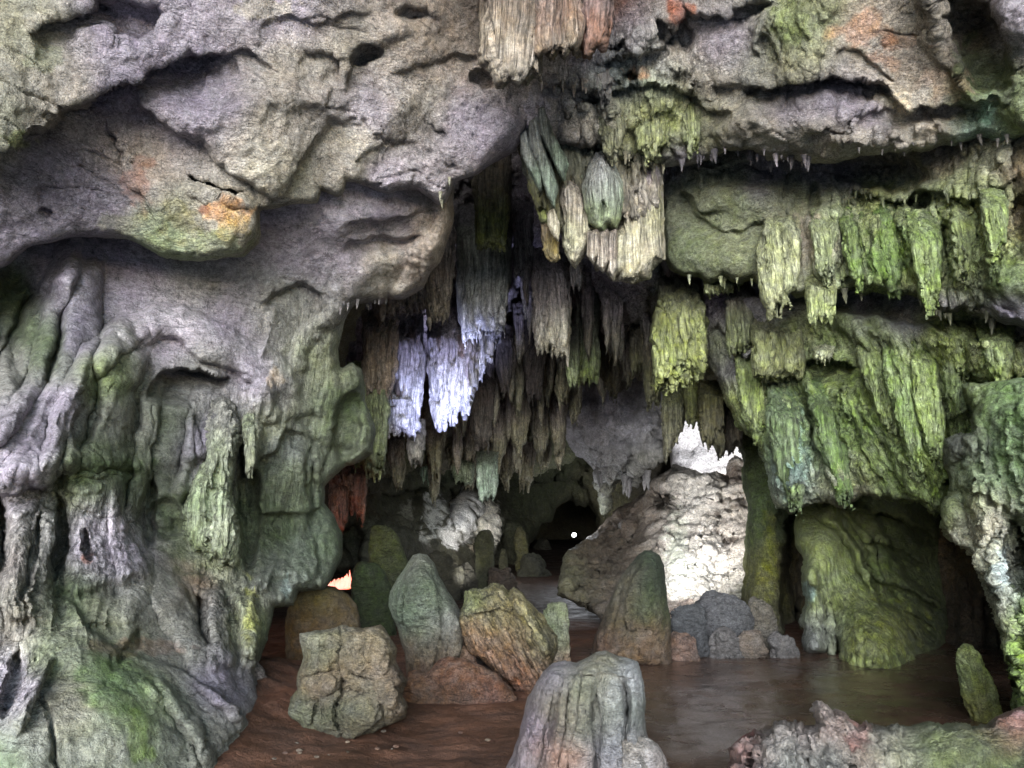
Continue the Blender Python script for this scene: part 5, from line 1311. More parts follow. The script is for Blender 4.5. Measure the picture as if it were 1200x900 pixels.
C(384, 410, 560, 624, 13.2, ((112, 68, 54), (120, 76, 60)), 'narrower brick red drape touching the left wall above the fire', teeth=2, amp=9, shrink=.2, name='red_drape', cat='drape')
C(596, 626, 410, 486, 17.5, ((88, 80, 78), (92, 84, 78)), None, None) if False else None
r_ = random.Random(5)
# dim rows at the back
rows = [(15.5, 16.5, [(606, 640, 452, 498), (642, 668, 430, 488)]), (0, 0, [])]
dimlab = ['behind the lamp lit ones at their right', 'at the right end of the brown row', 'with a pointed hem above the back wall', 'beside the top of the lilac mass', 'touching the lilac mass', 'over the left part of the back wall',
          'over the centre of the back wall', 'over the right part of the back wall', 'just left of the lilac mass root', 'under the lowest tip of the lit curtains', 'below the right hem of the lit curtains', 'under the left part of the lit curtains', 'lowest of those left of the pale green one',
          'under the hem of the cream striped one', 'at the upper right of the lilac mass', 'under the slate mass', 'low at the left end beside the cleft', 'right of the lit curtains', 'deep in the middle of the gap']
dim = [(572, 596, 470, 540, 18.0), (596, 622, 460, 524, 17.6), (622, 646, 470, 540, 18.4), (644, 664, 470, 520, 18.0), (664, 684, 440, 500, 16.6), (560, 580, 500, 556, 19.5), (582, 604, 505, 560, 20.2), (604, 628, 505, 562, 20.4),
       (626, 648, 508, 556, 20.8), (520, 544, 500, 552, 18.4), (540, 562, 505, 560, 18.8), (498, 520, 490, 556, 17.0), (500, 516, 540, 574, 18.0), (650, 672, 400, 460, 15.8), (708, 730, 430, 470, 17.0), (728, 748, 405, 452, 15.2), (456, 476, 520, 566, 15.6), (600, 616, 400, 470, 16.2), (632, 652, 410, 470, 16.4)]
for (a, b, t, bt, Y), dl_ in zip(dim, dimlab):
    s_ = r_.uniform(.95, 1.25)
    C(a, b, t - 14, bt + r_.uniform(-6, 16), Y, (tuple(int(v * s_) for v in (128, 118, 114)), tuple(int(v * s_) for v in (126, 122, 96))), 'dim olive brown curtain ' + dl_, 'dim curtains hanging at the back', teeth=3, amp=10, shrink=r_.uniform(.2, .36))
for i in range(44):
    x_ = r_.uniform(508, 770)
    top_ = 300 + (r_.random() * 170 if x_ < 660 else r_.random() * 110)
    if 536 < x_ < 600 and top_ < 400:
        top_ += 110
    w_ = r_.uniform(7, 17)
    l_ = w_ * r_.uniform(3.2, 6.5)
    Y_ = float(YC1(np.array([x_]), np.array([top_]))[0]) - r_.uniform(.3, 1.4)
    s_ = r_.uniform(.9, 1.3)
    C(x_ - w_ / 2, x_ + w_ / 2, top_ - 12, top_ + l_, Y_, (tuple(int(v * s_) for v in (134, 124, 128)), tuple(int(v * s_) for v in (134, 128, 108))), 'slender pointed stalactite in the dim crowd under the inner ceiling', 'slender stalactites in the dim crowd', teeth=1, amp=5, shrink=r_.uniform(.3, .44), cat='stalactite', name='stalactite', step=1.6)
C(558, 583, 530, 588, 17.0, ((96, 96, 80), (128, 150, 128), (176, 196, 172)), 'green grey curtain with a pale hem above the small white lit rock', teeth=3, amp=8, shrink=.1)
C(529, 556, 536, 566, 18.5, ((128, 140, 104), (190, 206, 170)), 'short pale green curtain lit from below at the back', teeth=3, amp=7, shrink=.06)
C(492, 506, 538, 566, 18.2, ((130, 160, 136), (150, 176, 150)), 'small pale jade drape at the back left of the pale green curtain', teeth=2, amp=7, shrink=.1)
C(764, 790, 452, 530, 19.5, ((96, 92, 88), (90, 86, 78)), 'grey curtain beside the strip of white light', teeth=3, amp=8, shrink=.1) if False else None

# ------------------------------------------------------------------ curtains and big stalactites on the right
C(886, 940, 232, 378, 8.45, ((124, 128, 94), (150, 154, 108), (166, 170, 120)), 'thick cream green stalactite hanging over the right hand curtains', ybr=362, teeth=3, amp=14, shrink=.26, cat='stalactite', name='stalactite', top_in=.2, root_in=1.1)
C(944, 980, 322, 384, 8.3, ((128, 132, 84), (150, 162, 100)), 'short mossy stalactite with a blunt end beside the thick cream one', teeth=3, amp=10, shrink=.1, cat='stalactite', name='stalactite')
C(880, 944, 370, 446, 9.4, ((92, 88, 76), (126, 132, 78), (140, 146, 88)), 'straight hemmed olive curtain below the thick cream stalactite', teeth=5, amp=5, shrink=.06)
C(824, 872, 326, 350, 9.6, ((150, 158, 110), (160, 168, 112)), 'small pale green fold under the smooth grey bulge', ybr=340, teeth=4, amp=7, shrink=.08)
C(850, 884, 330, 420, 9.9, ((96, 90, 84), (116, 124, 76)), 'olive curtain left of the straight hemmed one', ybr=412, teeth=4, amp=8, shrink=.1)
C(952, 976, 406, 424, 8.9, ((150, 156, 116), (176, 180, 140)), 'tiny pale ledge of drips at the mouth of a dark slot', teeth=4, amp=5, shrink=.1)
C(284, 300, 486, 556, 7.4, ((124, 130, 104), (140, 144, 116)), 'slim grey drape hanging in front of the left alcove', teeth=3, amp=8, shrink=.2)
sheet('flowstone_curtain', [(246, 470), (262, 462), (278, 474), (284, 510), (276, 545), (272, 570), (276, 600), (280, 625), (277, 650), (276, 664), (268, 656), (262, 664), (254, 655), (244, 660), (236, 648), (228, 652), (222, 640), (214, 628), (218, 612), (212, 600), (218, 580), (230, 556), (240, 530), (242, 500)],
      lambda x, y: 7.35 + .3 * sstep((530 - y) / 60.), FLOW, step=1.5, rnd_px=14, T=.35, flute=.04, ffreq=11, amp=.02, scale=.3, rag=1.6, warp=2, back=.2, seed=77,
      feats=blades(177, 46, [(246, 480), (278, 480), (276, 640), (216, 630), (224, 570)], -3, (3, 6), (30, 110), (.03, .12)),
      tint=[(262, 480, GRY), (262, 540, (132, 138, 112)), (240, 590, (134, 148, 110)), (262, 620, (150, 154, 128)), (230, 640, (120, 132, 92))], label='pale green grey curtain widening downward in the left wall until it touches the mossy shelf', cat='curtain')

# tiers of long hanging drapes along the right wall
tiers = [
    ('R3', 858, 896, 404, 520, 12, (118, 132, 72), 'leftmost long green drape of the right wall, above the teal stained patch'),
    ('R3', 896, 938, 452, 596, 14, (92, 110, 68), 'long green drape of the right wall whose foot carries the teal stain'),
    ('R3', 944, 984, 446, 592, 26, (88, 108, 56), 'long dark green drape hanging under the dark slot of the right wall'),
    ('R3', 996, 1030, 386, 520, 36, (120, 134, 78), 'long pale green drape starting right beside the dark slot'),
    ('R3', 1026, 1062, 384, 560, 34, (108, 126, 66), 'tallest slanting green drape in the middle of the right wall'),
    ('R3', 1060, 1098, 392, 540, 18, (112, 128, 66), 'slanting green drape left of the pillar on the right wall'),
    ('R3', 1104, 1142, 376, 452, 10, (128, 140, 78), 'short yellowish green drape just above the pillar'),
    ('R3', 1146, 1190, 382, 456, 8, (120, 136, 74), 'short broad green drape above the pillar at the right edge'),
    ('R2', 948, 980, 244, 336, 4, (136, 144, 100), 'pale drape at the left end of the upper green curtains'),
    ('R2', 984, 1022, 240, 346, 6, (112, 132, 66), 'second green drape of the upper curtains, right of the pale one'),
    ('R2', 1022, 1060, 238, 352, 8, (104, 128, 56), 'most vivid green drape of the upper curtains'),
    ('R2', 1062, 1102, 246, 372, 10, (116, 134, 70), 'long green drape in the middle of the upper curtains'),
    ('R2', 1112, 1146, 232, 340, 8, (132, 144, 86), 'yellow green drape near the right end of the upper curtains'),
    ('R2', 1146, 1178, 222, 312, 6, (118, 132, 74), 'rightmost green drape of the upper curtains'),
    ('CR', 700, 736, 120, 196, 0, (132, 132, 100), 'grey green drape above the bulb of the central cluster'),
    ('CR', 742, 786, 118, 192, 2, (142, 148, 98), 'mossy yellow drape above the broad cream part of the cluster'),
    ('CR', 690, 730, 60, 122, 0, (120, 116, 112), 'grey ragged drape right of the top centre drapery'),
    ('CR', 792, 826, 96, 186, 4, (132, 138, 92), 'narrow mossy drape at the left end of the smooth brow')]
for key_, a, b, t, bt, sl_, c_, lab_ in tiers:
    xm_, ym_ = (a + b) / 2 + sl_ * .5, (t + bt) / 2
    Yd = min(depth_at(key_, xm_, ym_, 9), depth_at(key_, xm_ + sl_ * .3, bt - 12, 12))
    C(a, b, t, bt, Yd - .03, (tuple(int(v * .9) for v in c_), c_, tuple(int(v * 1.08) for v in c_)), lab_, 'long drapes of the right wall' if key_ != 'CR' else None, teeth=5, amp=13, shrink=.3, slant=sl_, ybr=bt - 10 if sl_ < 12 else bt + 8, cat='drape', name='flowstone_drape', root_in=.9, rag=2.4, deep=.8)

# ------------------------------------------------------------------ small drip stalactites
def spike_mesh(name, L, r0, col, rr, forked=False):
    nr, ns = 7, 8
    co, f = [], []
    bx, by = rr.uniform(-.12, .12) * L, rr.uniform(-.12, .12) * L
    for i in range(nr):
        t = i / (nr - 1)
        R = r0 * (1 - t) ** rr.uniform(.55, .8) * (1 + .18 * math.sin(i * 2.4 + rr.random())) + .0015
        for j in range(ns):
            a = 2 * math.pi * j / ns
            k = 1 + .25 * rr.uniform(-1, 1) * (1 - t)
            co.append((R * k * math.cos(a) * 1.15 + bx * t * t, R * k * math.sin(a) + by * t * t, .35 * r0 - (L + .35 * r0) * t))
    for i in range(nr - 1):
        for j in range(ns):
            f.append((i * ns + j, (i + 1) * ns + j, (i + 1) * ns + (j + 1) % ns, i * ns + (j + 1) % ns))
    co = np.array(co)
    c = np.tile(lin(col), (len(co), 1)) * np.linspace(.9, 1.15, nr).repeat(ns)[:, None]
    return make_mesh(name, co, f, FLOW, np.clip(c, 0, .9), None, np.full(len(co), .4))
def fringe(key, pts, n, lo, hi, col, label, group, dY=0.0, w=.2):
    pts = np.array(pts, float)
    seg = np.hypot(*(pts[1:] - pts[:-1]).T)
    cum = np.concatenate([[0], np.cumsum(seg)])
    rr = random.Random(int(pts[0][0] * 13 + pts[0][1]))
    for i in range(n):
        s = (rr.random() if i % 3 else (i + rr.uniform(.1, .9)) / n) * cum[-1]
        x, y = np.interp(s, cum, pts[:, 0]), np.interp(s, cum, pts[:, 1])
        y += rr.uniform(-10, 2)
        Y = depth_at(key, x, y - 2) + dY
        Lp = rr.uniform(lo, hi) * (rr.random() ** .5 * .6 + .5)
        k = Y / FPX
        g_ = rr.uniform(.62, .9)
        c = tuple(min(240, int(v * g_)) for v in col)
        me = spike_mesh('stalactite', Lp * k * 1.1, max(1.5, Lp * w) * k, c, rr)
        p = P(x, y, Y + .015)
        link('small_stalactite', me, tuple(float(q) for q in p), None, None, label, 'stalactite', group)
fringe('CR', [(798, 194), (830, 188), (856, 178), (880, 178), (905, 190), (955, 192)], 30, 4, 18, (138, 130, 134), 'small lilac grey drip stalactite in the row under the smooth upper right brow', 'drip stalactites under the smooth brow')
fringe('CR', [(700, 178), (720, 188), (752, 190), (780, 194)], 16, 9, 20, (196, 188, 150), 'small cream drip stalactite above the broad curtain of the central cluster', 'cream drips above the central cluster')
fringe('CR', [(1000, 180), (1050, 178), (1100, 172), (1150, 162), (1180, 168)], 10, 4, 13, (124, 118, 112), 'small greyish drip stalactite under the right end of the upper ledge', 'drips under the right end of the ledge')
fringe('R2', [(990, 236), (1020, 230), (1050, 236), (1090, 226), (1130, 232), (1165, 218)], 14, 4, 15, (136, 144, 98), 'small pale green drip stalactite above the fluted green curtains on the right', 'drips above the green curtains')
fringe('R2', [(800, 322), (832, 334), (868, 330), (898, 344)], 8, 6, 12, (170, 176, 130), 'tiny drip stalactite under the grey green bulge', 'drips under the bulge')
fringe('R2', [(985, 346), (1030, 341), (1062, 342), (1104, 366), (1180, 378)], 11, 5, 20, (108, 108, 84), 'small dull drip stalactite along the hem of the upper green curtains', 'drips along the green hem')
fringe('CR', [(632, 104), (660, 100), (700, 100)], 9, 7, 16, (196, 180, 164), 'small pinkish drip stalactite under the drapery at the top centre', 'drips under the top drapery')
fringe('CR', [(606, 160), (616, 172), (636, 172)], 8, 8, 18, (176, 160, 130), 'small tan drip stalactite at the left root of the central cluster', 'drips at the cluster root')
fringe('CI', [(700, 372), (720, 392), (745, 384), (768, 384)], 12, 8, 20, (100, 94, 84), 'small dark drip stalactite under the slate mass behind the central cluster', 'drips under the slate mass')
fringe('C2', [(700, 556), (730, 566), (744, 570), (770, 548)], 8, 10, 22, (140, 138, 140), 'small grey drip stalactite at the lower edge of the lilac mass', 'drips under the lilac mass')
fringe('WL', [(398, 366), (420, 356), (447, 356), (462, 354)], 9, 3, 12, (150, 142, 140), 'small whitish drip stalactite under the lowest ledge of the left wall', 'drips under the lowest left ledge')
fringe('CL', [(512, 236), (522, 234), (528, 214)], 4, 8, 16, (170, 166, 140), 'small drip stalactite at the corner of the smooth left ceiling', 'drips at the ceiling corner')
# ------------------------------------------------------------------ standing rocks (rows are py, x left, x right)
MUD = (124, 80, 58)
def gl(name, rows, base, label, tint, cat='stalagmite', dY=0, **k):
    Y0 = groundY(base) + dY
    k['amp'] = k.get('amp', .05) * 1.7
    return lump(name, rows, Y0, k.pop('mat', ROCK), tint=tint, label=label, cat=cat, **k)
def rock(name, poly, base, T, label, tint, cat, feats=(), dY=0, **k):
    """free standing rock with a traced silhouette, a carved front and a rounded back, as deep as it is wide"""
    Y0 = groundY(base) + dY
    kw = dict(step=1.3, rnd_px=24, amp=.03, scale=.3, fine=1.0, warp=2, rag=1.5, back=T * .9, flute=.0)
    kw.update(k)
    o = sheet(name, poly, Y0 - T * .45, kw.pop('mat', ROCK), T=T, feats=feats, tint=tint, label=label, cat=cat, **kw)
    return o
def grv(pts, w=2.0, a=.06):
    return ('ridge', pts, w, w, -a)
rock('stalagmite', [(648, 777), (660, 773), (676, 777), (688, 772), (698, 764), (712, 762), (722, 767), (736, 771), (747, 776), (751, 788), (754, 802), (757, 820), (754, 840), (758, 860), (768, 880), (780, 902), (800, 1000), (570, 1000), (588, 910), (600, 886), (609, 862),
      (612, 840), (618, 818), (627, 800), (636, 786)], 925, .42,
     'broad grey lilac stalagmite stump with rounded ridges, nearest at the bottom centre',
     [(650, 790, (128, 120, 130)), (630, 850, (124, 112, 128)), (612, 890, (130, 122, 128)), (662, 830, (122, 112, 84)), (656, 880, (140, 100, 70)), (684, 800, (104, 108, 84)), (704, 790, (116, 114, 96)), (690, 850, (96, 102, 84)), (735, 790, (142, 144, 150)), (742, 830, (98, 104, 96)),
      (705, 880, (136, 136, 144)), (650, 930, (120, 92, 70)), (760, 880, (92, 84, 74)), (700, 768, (106, 100, 72)), (726, 860, (120, 120, 122))], 'stalagmite', mat=WETROCK, seed=3.3, amp=.02, scale=.2, fine=.7,
     feats=[('fold', [(654, 778), (640, 815), (628, 860), (612, 940)], 13, 20, .16), ('fold', [(674, 782), (664, 820), (656, 870), (646, 940)], 9, 14, .14), ('fold', [(694, 776), (684, 810), (676, 850), (684, 930)], 13, 14, .16), ('fold', [(716, 778), (716, 820), (722, 870), (724, 940)], 16, 18, .14),
            ('fold', [(740, 778), (748, 815), (748, 860), (764, 930)], 12, 16, .17), grv([(668, 800), (661, 850), (654, 900)], 2.2, .1), grv([(692, 826), (689, 860), (698, 900)], 2.4, .12), grv([(731, 800), (736, 850), (732, 900)], 2, .1), grv([(650, 800), (640, 850), (634, 900)], 1.6, .07),
            ('hole', 640, 836, 6, 12, 10, -.03), ('ledge', [(676, 786), (690, 792), (712, 788), (730, 794), (744, 790)], .06, 14, 3)]
           + blades(301, 26, [(630, 800), (750, 800), (760, 900), (612, 900)], -3, (2, 4), (30, 80), (.012, .03)))
gl('boulder', [(866, 744, 762), (872, 732, 772), (884, 722, 778), (900, 718, 784), (940, 712, 794)], 925, 'small brown grey boulder at the right foot of the nearest stump',
   [(740, 880, (130, 120, 104)), (755, 890, (150, 150, 156)), (770, 890, (104, 84, 66))], cat='boulder', dY=-.22, mat=WETROCK, amp=.02, scale=.2, nseg=90, nring=60, seed=2)
rock('boulder', [(352, 743), (362, 739), (380, 738), (400, 734), (425, 737), (445, 736), (456, 740), (462, 750), (467, 762), (463, 775), (470, 790), (475, 800), (472, 815), (477, 828), (474, 842), (462, 848), (450, 850), (440, 859), (420, 868), (395, 870), (375, 864), (352, 852),
      (338, 836), (342, 820), (350, 806), (348, 790), (355, 770)], 862, .5, 'blocky cracked grey and tan boulder on the mud left of centre',
     [(358, 750, (150, 146, 128)), (372, 765, (100, 108, 74)), (395, 752, (120, 112, 88)), (440, 752, (128, 114, 88)), (380, 790, (116, 90, 72)), (420, 780, (118, 104, 80)), (455, 790, (120, 100, 80)), (356, 825, (100, 106, 82)), (400, 830, (96, 102, 80)), (440, 835, (106, 102, 84)), (410, 858, (84, 76, 58)),
      (466, 830, (120, 100, 76))], 'boulder', seed=1.2, amp=.045, scale=.22, fine=1.7, rag=2.6, rnd_px=16,
     feats=[grv([(352, 792), (380, 786), (402, 782), (420, 790), (440, 798), (470, 794)], 2.2, .12), grv([(400, 738), (398, 780), (404, 802), (394, 830), (400, 866)], 2.2, .12), grv([(430, 742), (426, 776), (438, 806), (452, 848)], 2, .1), grv([(344, 822), (380, 816), (404, 804), (432, 812), (472, 806)], 2, .09),
            grv([(362, 762), (396, 757)], 1.8, .07), grv([(376, 740), (374, 790)], 1.5, .06), grv([(374, 818), (366, 850)], 2, .08), grv([(428, 760), (464, 768)], 1.6, .06), grv([(440, 806), (446, 830), (474, 836)], 1.8, .06),
            ('blob', 384, 772, 14, 12, 0, .09), ('blob', 386, 800, 13, 12, 0, .09), ('blob', 412, 770, 12, 22, 10, .1), ('blob', 446, 766, 14, 16, 0, .08), ('blob', 420, 832, 22, 20, 0, .12), ('blob', 368, 836, 18, 14, 10, .08), ('blob', 456, 818, 14, 16, 0, .1)])
rock('stalagmite', [(492, 649), (485, 651), (479, 658), (473, 668), (464, 680), (458, 695), (456, 710), (460, 722), (466, 735), (470, 748), (474, 765), (476, 790), (472, 812), (500, 812), (525, 806), (540, 800), (538, 778), (543, 765), (547, 750), (545, 735), (539, 715), (531, 700), (523, 688),
      (514, 674), (508, 662), (501, 652)], 804, .55, 'tall grey green pointed stalagmite standing behind the blocky boulder',
     [(492, 660, (106, 106, 92)), (476, 690, (84, 98, 78)), (500, 690, (92, 106, 84)), (512, 710, (98, 110, 88)), (470, 720, (84, 98, 80)), (530, 725, (124, 124, 122)), (500, 745, (90, 94, 76)), (485, 780, (104, 88, 68)), (525, 770, (112, 92, 70)), (500, 800, (104, 70, 50)), (536, 745, (108, 98, 84))],
     'stalagmite', seed=4.1, amp=.035, scale=.3, fine=1.2, rnd_px=26,
     feats=[('ledge', [(470, 738), (464, 715), (466, 690), (476, 670), (486, 656)], -.14, 12, 3), ('fold', [(470, 682), (463, 704), (466, 730)], 6, 7, .1), ('fold', [(528, 700), (530, 730), (526, 770), (520, 800)], 9, 12, .14), ('blob', 500, 700, 22, 30, 0, .14), ('fold', [(536, 725), (540, 745), (534, 775)], 7, 8, .1), grv([(516, 715), (514, 760), (508, 800)], 1.8, .08)]
           + blades(302, 34, [(470, 735), (540, 725), (535, 780), (478, 785)], 2, (2, 4), (20, 60), (.02, .06)))
rock('stalagmite', [(545, 692), (556, 687), (566, 689), (578, 684), (590, 686), (596, 695), (604, 690), (614, 694), (622, 704), (630, 714), (637, 722), (643, 733), (651, 746), (653, 760), (650, 775), (652, 790), (658, 804), (645, 818), (620, 818), (600, 810), (584, 797), (574, 785), (560, 771), (550, 766),
      (544, 755), (538, 745), (536, 730), (540, 715), (546, 706)], 808, .5, 'broken leaning orange brown stalagmite with diagonal flutes and a mossy crest',
     [(565, 692, (112, 120, 74)), (550, 706, (96, 118, 82)), (598, 700, (120, 108, 76)), (580, 704, (104, 98, 62)), (615, 715, (116, 110, 66)), (556, 735, (128, 92, 66)), (575, 725, (112, 100, 66)), (600, 750, (128, 94, 70)), (632, 745, (100, 102, 72)), (600, 785, (118, 76, 52)), (640, 790, (104, 82, 60)), (625, 805, (100, 66, 48)),
      (560, 755, (134, 96, 66))], 'stalagmite', seed=5.7, amp=.035, scale=.25, fine=1.3, rnd_px=20, rag=2.4, fang=30, flute=.02, ffreq=10,
     feats=[('ledge', [(542, 718), (560, 722), (580, 712), (598, 716), (616, 722)], .1, 16, 3), ('fold', [(606, 694), (626, 730), (646, 770)], 9, 10, .12), grv([(596, 696), (604, 720), (622, 760)], 2, .1)]
           + blades(303, 80, [(540, 715), (620, 712), (650, 760), (640, 800), (590, 790), (545, 745)], 31, (2, 4.5), (24, 80), (.03, .1)))
rock('stalagmite', [(756, 646), (764, 645), (772, 650), (778, 662), (780, 680), (782, 700), (784, 720), (786, 745), (788, 782), (760, 784), (735, 782), (712, 782), (694, 778), (694, 755), (702, 735), (710, 715), (716, 700), (722, 685), (730, 672), (740, 660), (748, 650)], 777, .55,
     'tall dark green stalagmite with an orange brown foot in front of the white slope',
     [(758, 660, (44, 58, 42)), (748, 690, (40, 52, 34)), (766, 695, (44, 62, 44)), (728, 685, (104, 96, 78)), (716, 710, (84, 74, 58)), (706, 745, (100, 76, 58)), (745, 722, (54, 66, 42)), (772, 725, (72, 86, 50)), (755, 755, (112, 86, 64)), (782, 760, (110, 88, 68)), (730, 750, (92, 74, 54))],
     'stalagmite', seed=7.7, amp=.03, scale=.3, fine=1.2, rnd_px=24,
     feats=[('ledge', [(736, 745), (732, 715), (738, 685), (748, 664)], -.16, 14, 3), ('blob', 762, 690, 18, 50, 0, .16), grv([(730, 690), (722, 720), (716, 760)], 2, .09)]
           + blades(304, 50, [(700, 730), (780, 720), (784, 750), (704, 756)], 0, (2, 4), (18, 44), (.02, .07)) + blades(305, 18, [(722, 680), (775, 670), (780, 715), (716, 715)], -6, (2, 5), (24, 60), (.02, .06)))
gl('mud_mound', [(776, 520, 545), (782, 508, 566), (790, 502, 580), (800, 498, 590), (812, 496, 600), (822, 494, 606)], 818, 'smooth orange brown mud lump at the foot of the leaning stalagmite', [(530, 785, (118, 84, 60)), (560, 800, (108, 74, 52)), (540, 815, (88, 62, 46))], cat='mud lump', depth=.7, amp=.03, scale=.25, seed=14, dY=-.05)
gl('mud_mound', [(790, 484, 500), (796, 476, 512), (804, 470, 520), (814, 466, 526), (824, 462, 530)], 822, 'low brown mud lump at the foot of the tall grey green stalagmite', [(490, 800, (112, 80, 58)), (500, 815, (92, 66, 48))], cat='mud lump', depth=.8, amp=.03, scale=.25, seed=14.6, dY=-.05)
gl('stalagmite', [(708, 644, 656), (713, 636, 664), (725, 630, 667), (742, 632, 667), (758, 636, 667), (775, 640, 670), (790, 642, 670)], 780,
   'small round topped stalagmite, mossy above and orange below, right of the leaning one',
   [(650, 715, (100, 110, 76)), (650, 735, (140, 156, 124)), (655, 750, (136, 120, 92)), (655, 770, (164, 124, 96))], amp=.03, scale=.3, flute=.03, ffreq=10, seed=6.1, cuts=3, nseg=110, nring=90)
gl('boulder', [(690, 362, 390), (696, 350, 404), (708, 342, 416), (725, 338, 420), (745, 336, 424), (765, 336, 424), (785, 338, 420)], 786,
   'smooth round ochre brown boulder behind the blocky one', [(370, 700, (94, 84, 50)), (360, 730, (98, 72, 38)), (400, 720, (90, 76, 46)), (380, 760, (84, 60, 36))], cat='boulder', amp=.03, scale=.5, seed=8.2, mat=SMOOTH, dY=.4)
gl('stalagmite', [(617, 438, 456), (622, 434, 462), (635, 433, 468), (655, 434, 474), (680, 436, 482), (710, 438, 486), (740, 438, 488)], 722,
   'dim olive rounded stalagmite standing behind and left of the grey green one', [(448, 630, (88, 94, 50)), (450, 660, (70, 80, 46)), (465, 690, (60, 68, 42))], amp=.05, scale=.6, seed=9.1)
gl('stalagmite', [(664, 424, 440), (670, 418, 450), (685, 414, 455), (705, 414, 458), (730, 416, 462), (750, 418, 462)], 745,
   'low dark green rounded stalagmite at the right of the fire glow', [(435, 680, (54, 66, 36)), (440, 710, (48, 58, 32))], amp=.04, scale=.5, seed=10.1)
gl('stalagmite', [(624, 562, 572), (628, 558, 576), (640, 556, 578), (660, 557, 578), (690, 556, 579), (705, 555, 580)], 700,
   'slim dark post like stalagmite against the small white lit rock', [(567, 640, (60, 60, 36)), (567, 670, (46, 48, 32))], amp=.05, scale=.6, seed=11.1)
gl('stalagmite', [(618, 607, 610), (624, 604, 614), (640, 603, 618), (656, 605, 617), (690, 604, 618)], 684, 'small thin ochre stalagmite far back beside the dark passage', [(611, 640, (72, 70, 40))], amp=.05, scale=.5, seed=12.1)
gl('stalagmite', [(644, 588, 592), (650, 586, 594), (690, 585, 595)], 686, 'very thin dark stalagmite far back left of the passage', [(590, 660, (54, 54, 36))], amp=.03, scale=.5, seed=12.7)
gl('boulder', [(776, 282, 300), (782, 276, 306), (795, 274, 311), (812, 277, 312), (826, 290, 313), (836, 296, 316)], 826, 'rounded grey boulder at the foot of the left wall by the dark cleft', [(290, 795, (116, 110, 108)), (300, 815, (104, 92, 84))], cat='boulder', amp=.02, scale=.3, seed=13, dY=-.35)
gl('boulder', [(752, 520, 536), (757, 512, 548), (768, 510, 556), (784, 512, 560), (800, 512, 562)], 800, 'small tan rounded rock wedged between the two middle stalagmites', [(530, 765, (150, 128, 104)), (535, 785, (150, 104, 76))], cat='boulder', amp=.02, scale=.2, seed=15, nseg=70, nring=50, dY=-.1)
gl('stalagmite', [(757, 1130, 1138), (763, 1126, 1144), (778, 1124, 1152), (795, 1127, 1160), (815, 1132, 1168), (835, 1138, 1174), (850, 1140, 1178)], 845,
   'small yellow green stalagmite in the dark beside the leaning foot of the right pillar', [(1130, 775, (84, 92, 70)), (1140, 770, (130, 144, 60)), (1150, 810, (136, 140, 66)), (1140, 830, (120, 116, 56))], amp=.02, scale=.25, flute=.025, ffreq=12, fang=12, seed=16)
for rows, base, lab, c in (
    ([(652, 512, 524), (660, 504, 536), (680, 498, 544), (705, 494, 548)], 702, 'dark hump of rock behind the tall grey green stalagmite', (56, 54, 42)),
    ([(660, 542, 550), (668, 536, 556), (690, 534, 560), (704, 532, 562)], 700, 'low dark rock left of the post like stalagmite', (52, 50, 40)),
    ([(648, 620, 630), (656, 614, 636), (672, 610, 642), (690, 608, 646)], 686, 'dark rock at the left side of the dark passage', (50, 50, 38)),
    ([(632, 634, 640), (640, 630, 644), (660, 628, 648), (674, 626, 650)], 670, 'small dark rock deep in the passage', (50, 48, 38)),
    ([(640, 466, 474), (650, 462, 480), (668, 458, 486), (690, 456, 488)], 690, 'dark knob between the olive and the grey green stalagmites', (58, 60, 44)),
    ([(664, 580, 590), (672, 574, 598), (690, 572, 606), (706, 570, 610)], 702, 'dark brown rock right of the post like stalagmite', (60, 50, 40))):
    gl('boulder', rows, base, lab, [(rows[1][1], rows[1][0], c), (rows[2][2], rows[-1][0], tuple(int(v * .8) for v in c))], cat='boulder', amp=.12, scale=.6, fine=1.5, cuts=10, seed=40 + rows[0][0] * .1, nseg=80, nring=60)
# dark grey rocks under the white slope
for i, (rows, base, lab, c) in enumerate([
    ([(690, 832, 842), (696, 822, 866), (708, 816, 880), (725, 812, 884), (745, 812, 884), (768, 812, 884)], 762, 'large dark slate boulder under the right side of the white slope', (92, 92, 94)),
    ([(708, 800, 812), (716, 790, 824), (735, 786, 826), (756, 786, 828), (772, 784, 830)], 766, 'dark slate boulder between the dark green stalagmite and the large slate one', (80, 82, 84)),
    ([(700, 884, 896), (708, 880, 904), (730, 878, 906), (764, 878, 908)], 762, 'brownish slate rock at the right end of the slate boulders', (104, 98, 86)),
    ([(738, 840, 856), (744, 834, 864), (758, 832, 868), (774, 830, 870)], 768, 'low slate rock in front of the large slate boulder', (104, 100, 98)),
    ([(745, 910, 922), (750, 906, 932), (760, 904, 936), (774, 904, 938)], 768, 'small grey boulder at the entry of the right recess', (110, 106, 104)),
    ([(742, 790, 804), (748, 786, 812), (760, 784, 816), (776, 784, 818)], 770, 'small brown rock beside the foot of the dark green stalagmite', (120, 96, 80)),
    ([(740, 872, 882), (748, 866, 892), (760, 864, 898), (774, 864, 900)], 768, 'small brown grey rock right of the low slate one', (112, 100, 88))]):
    gl('boulder', rows, base, lab, [(rows[2][1], rows[2][0], c), (rows[2][2], rows[-1][0], tuple(int(v * .85) for v in c))], cat='boulder', amp=.05, scale=.3, power=2.6, fine=1.2, cuts=12, seed=20 + i, nseg=110, nring=80, dY=.2 if i in (0, 2) else -.1)

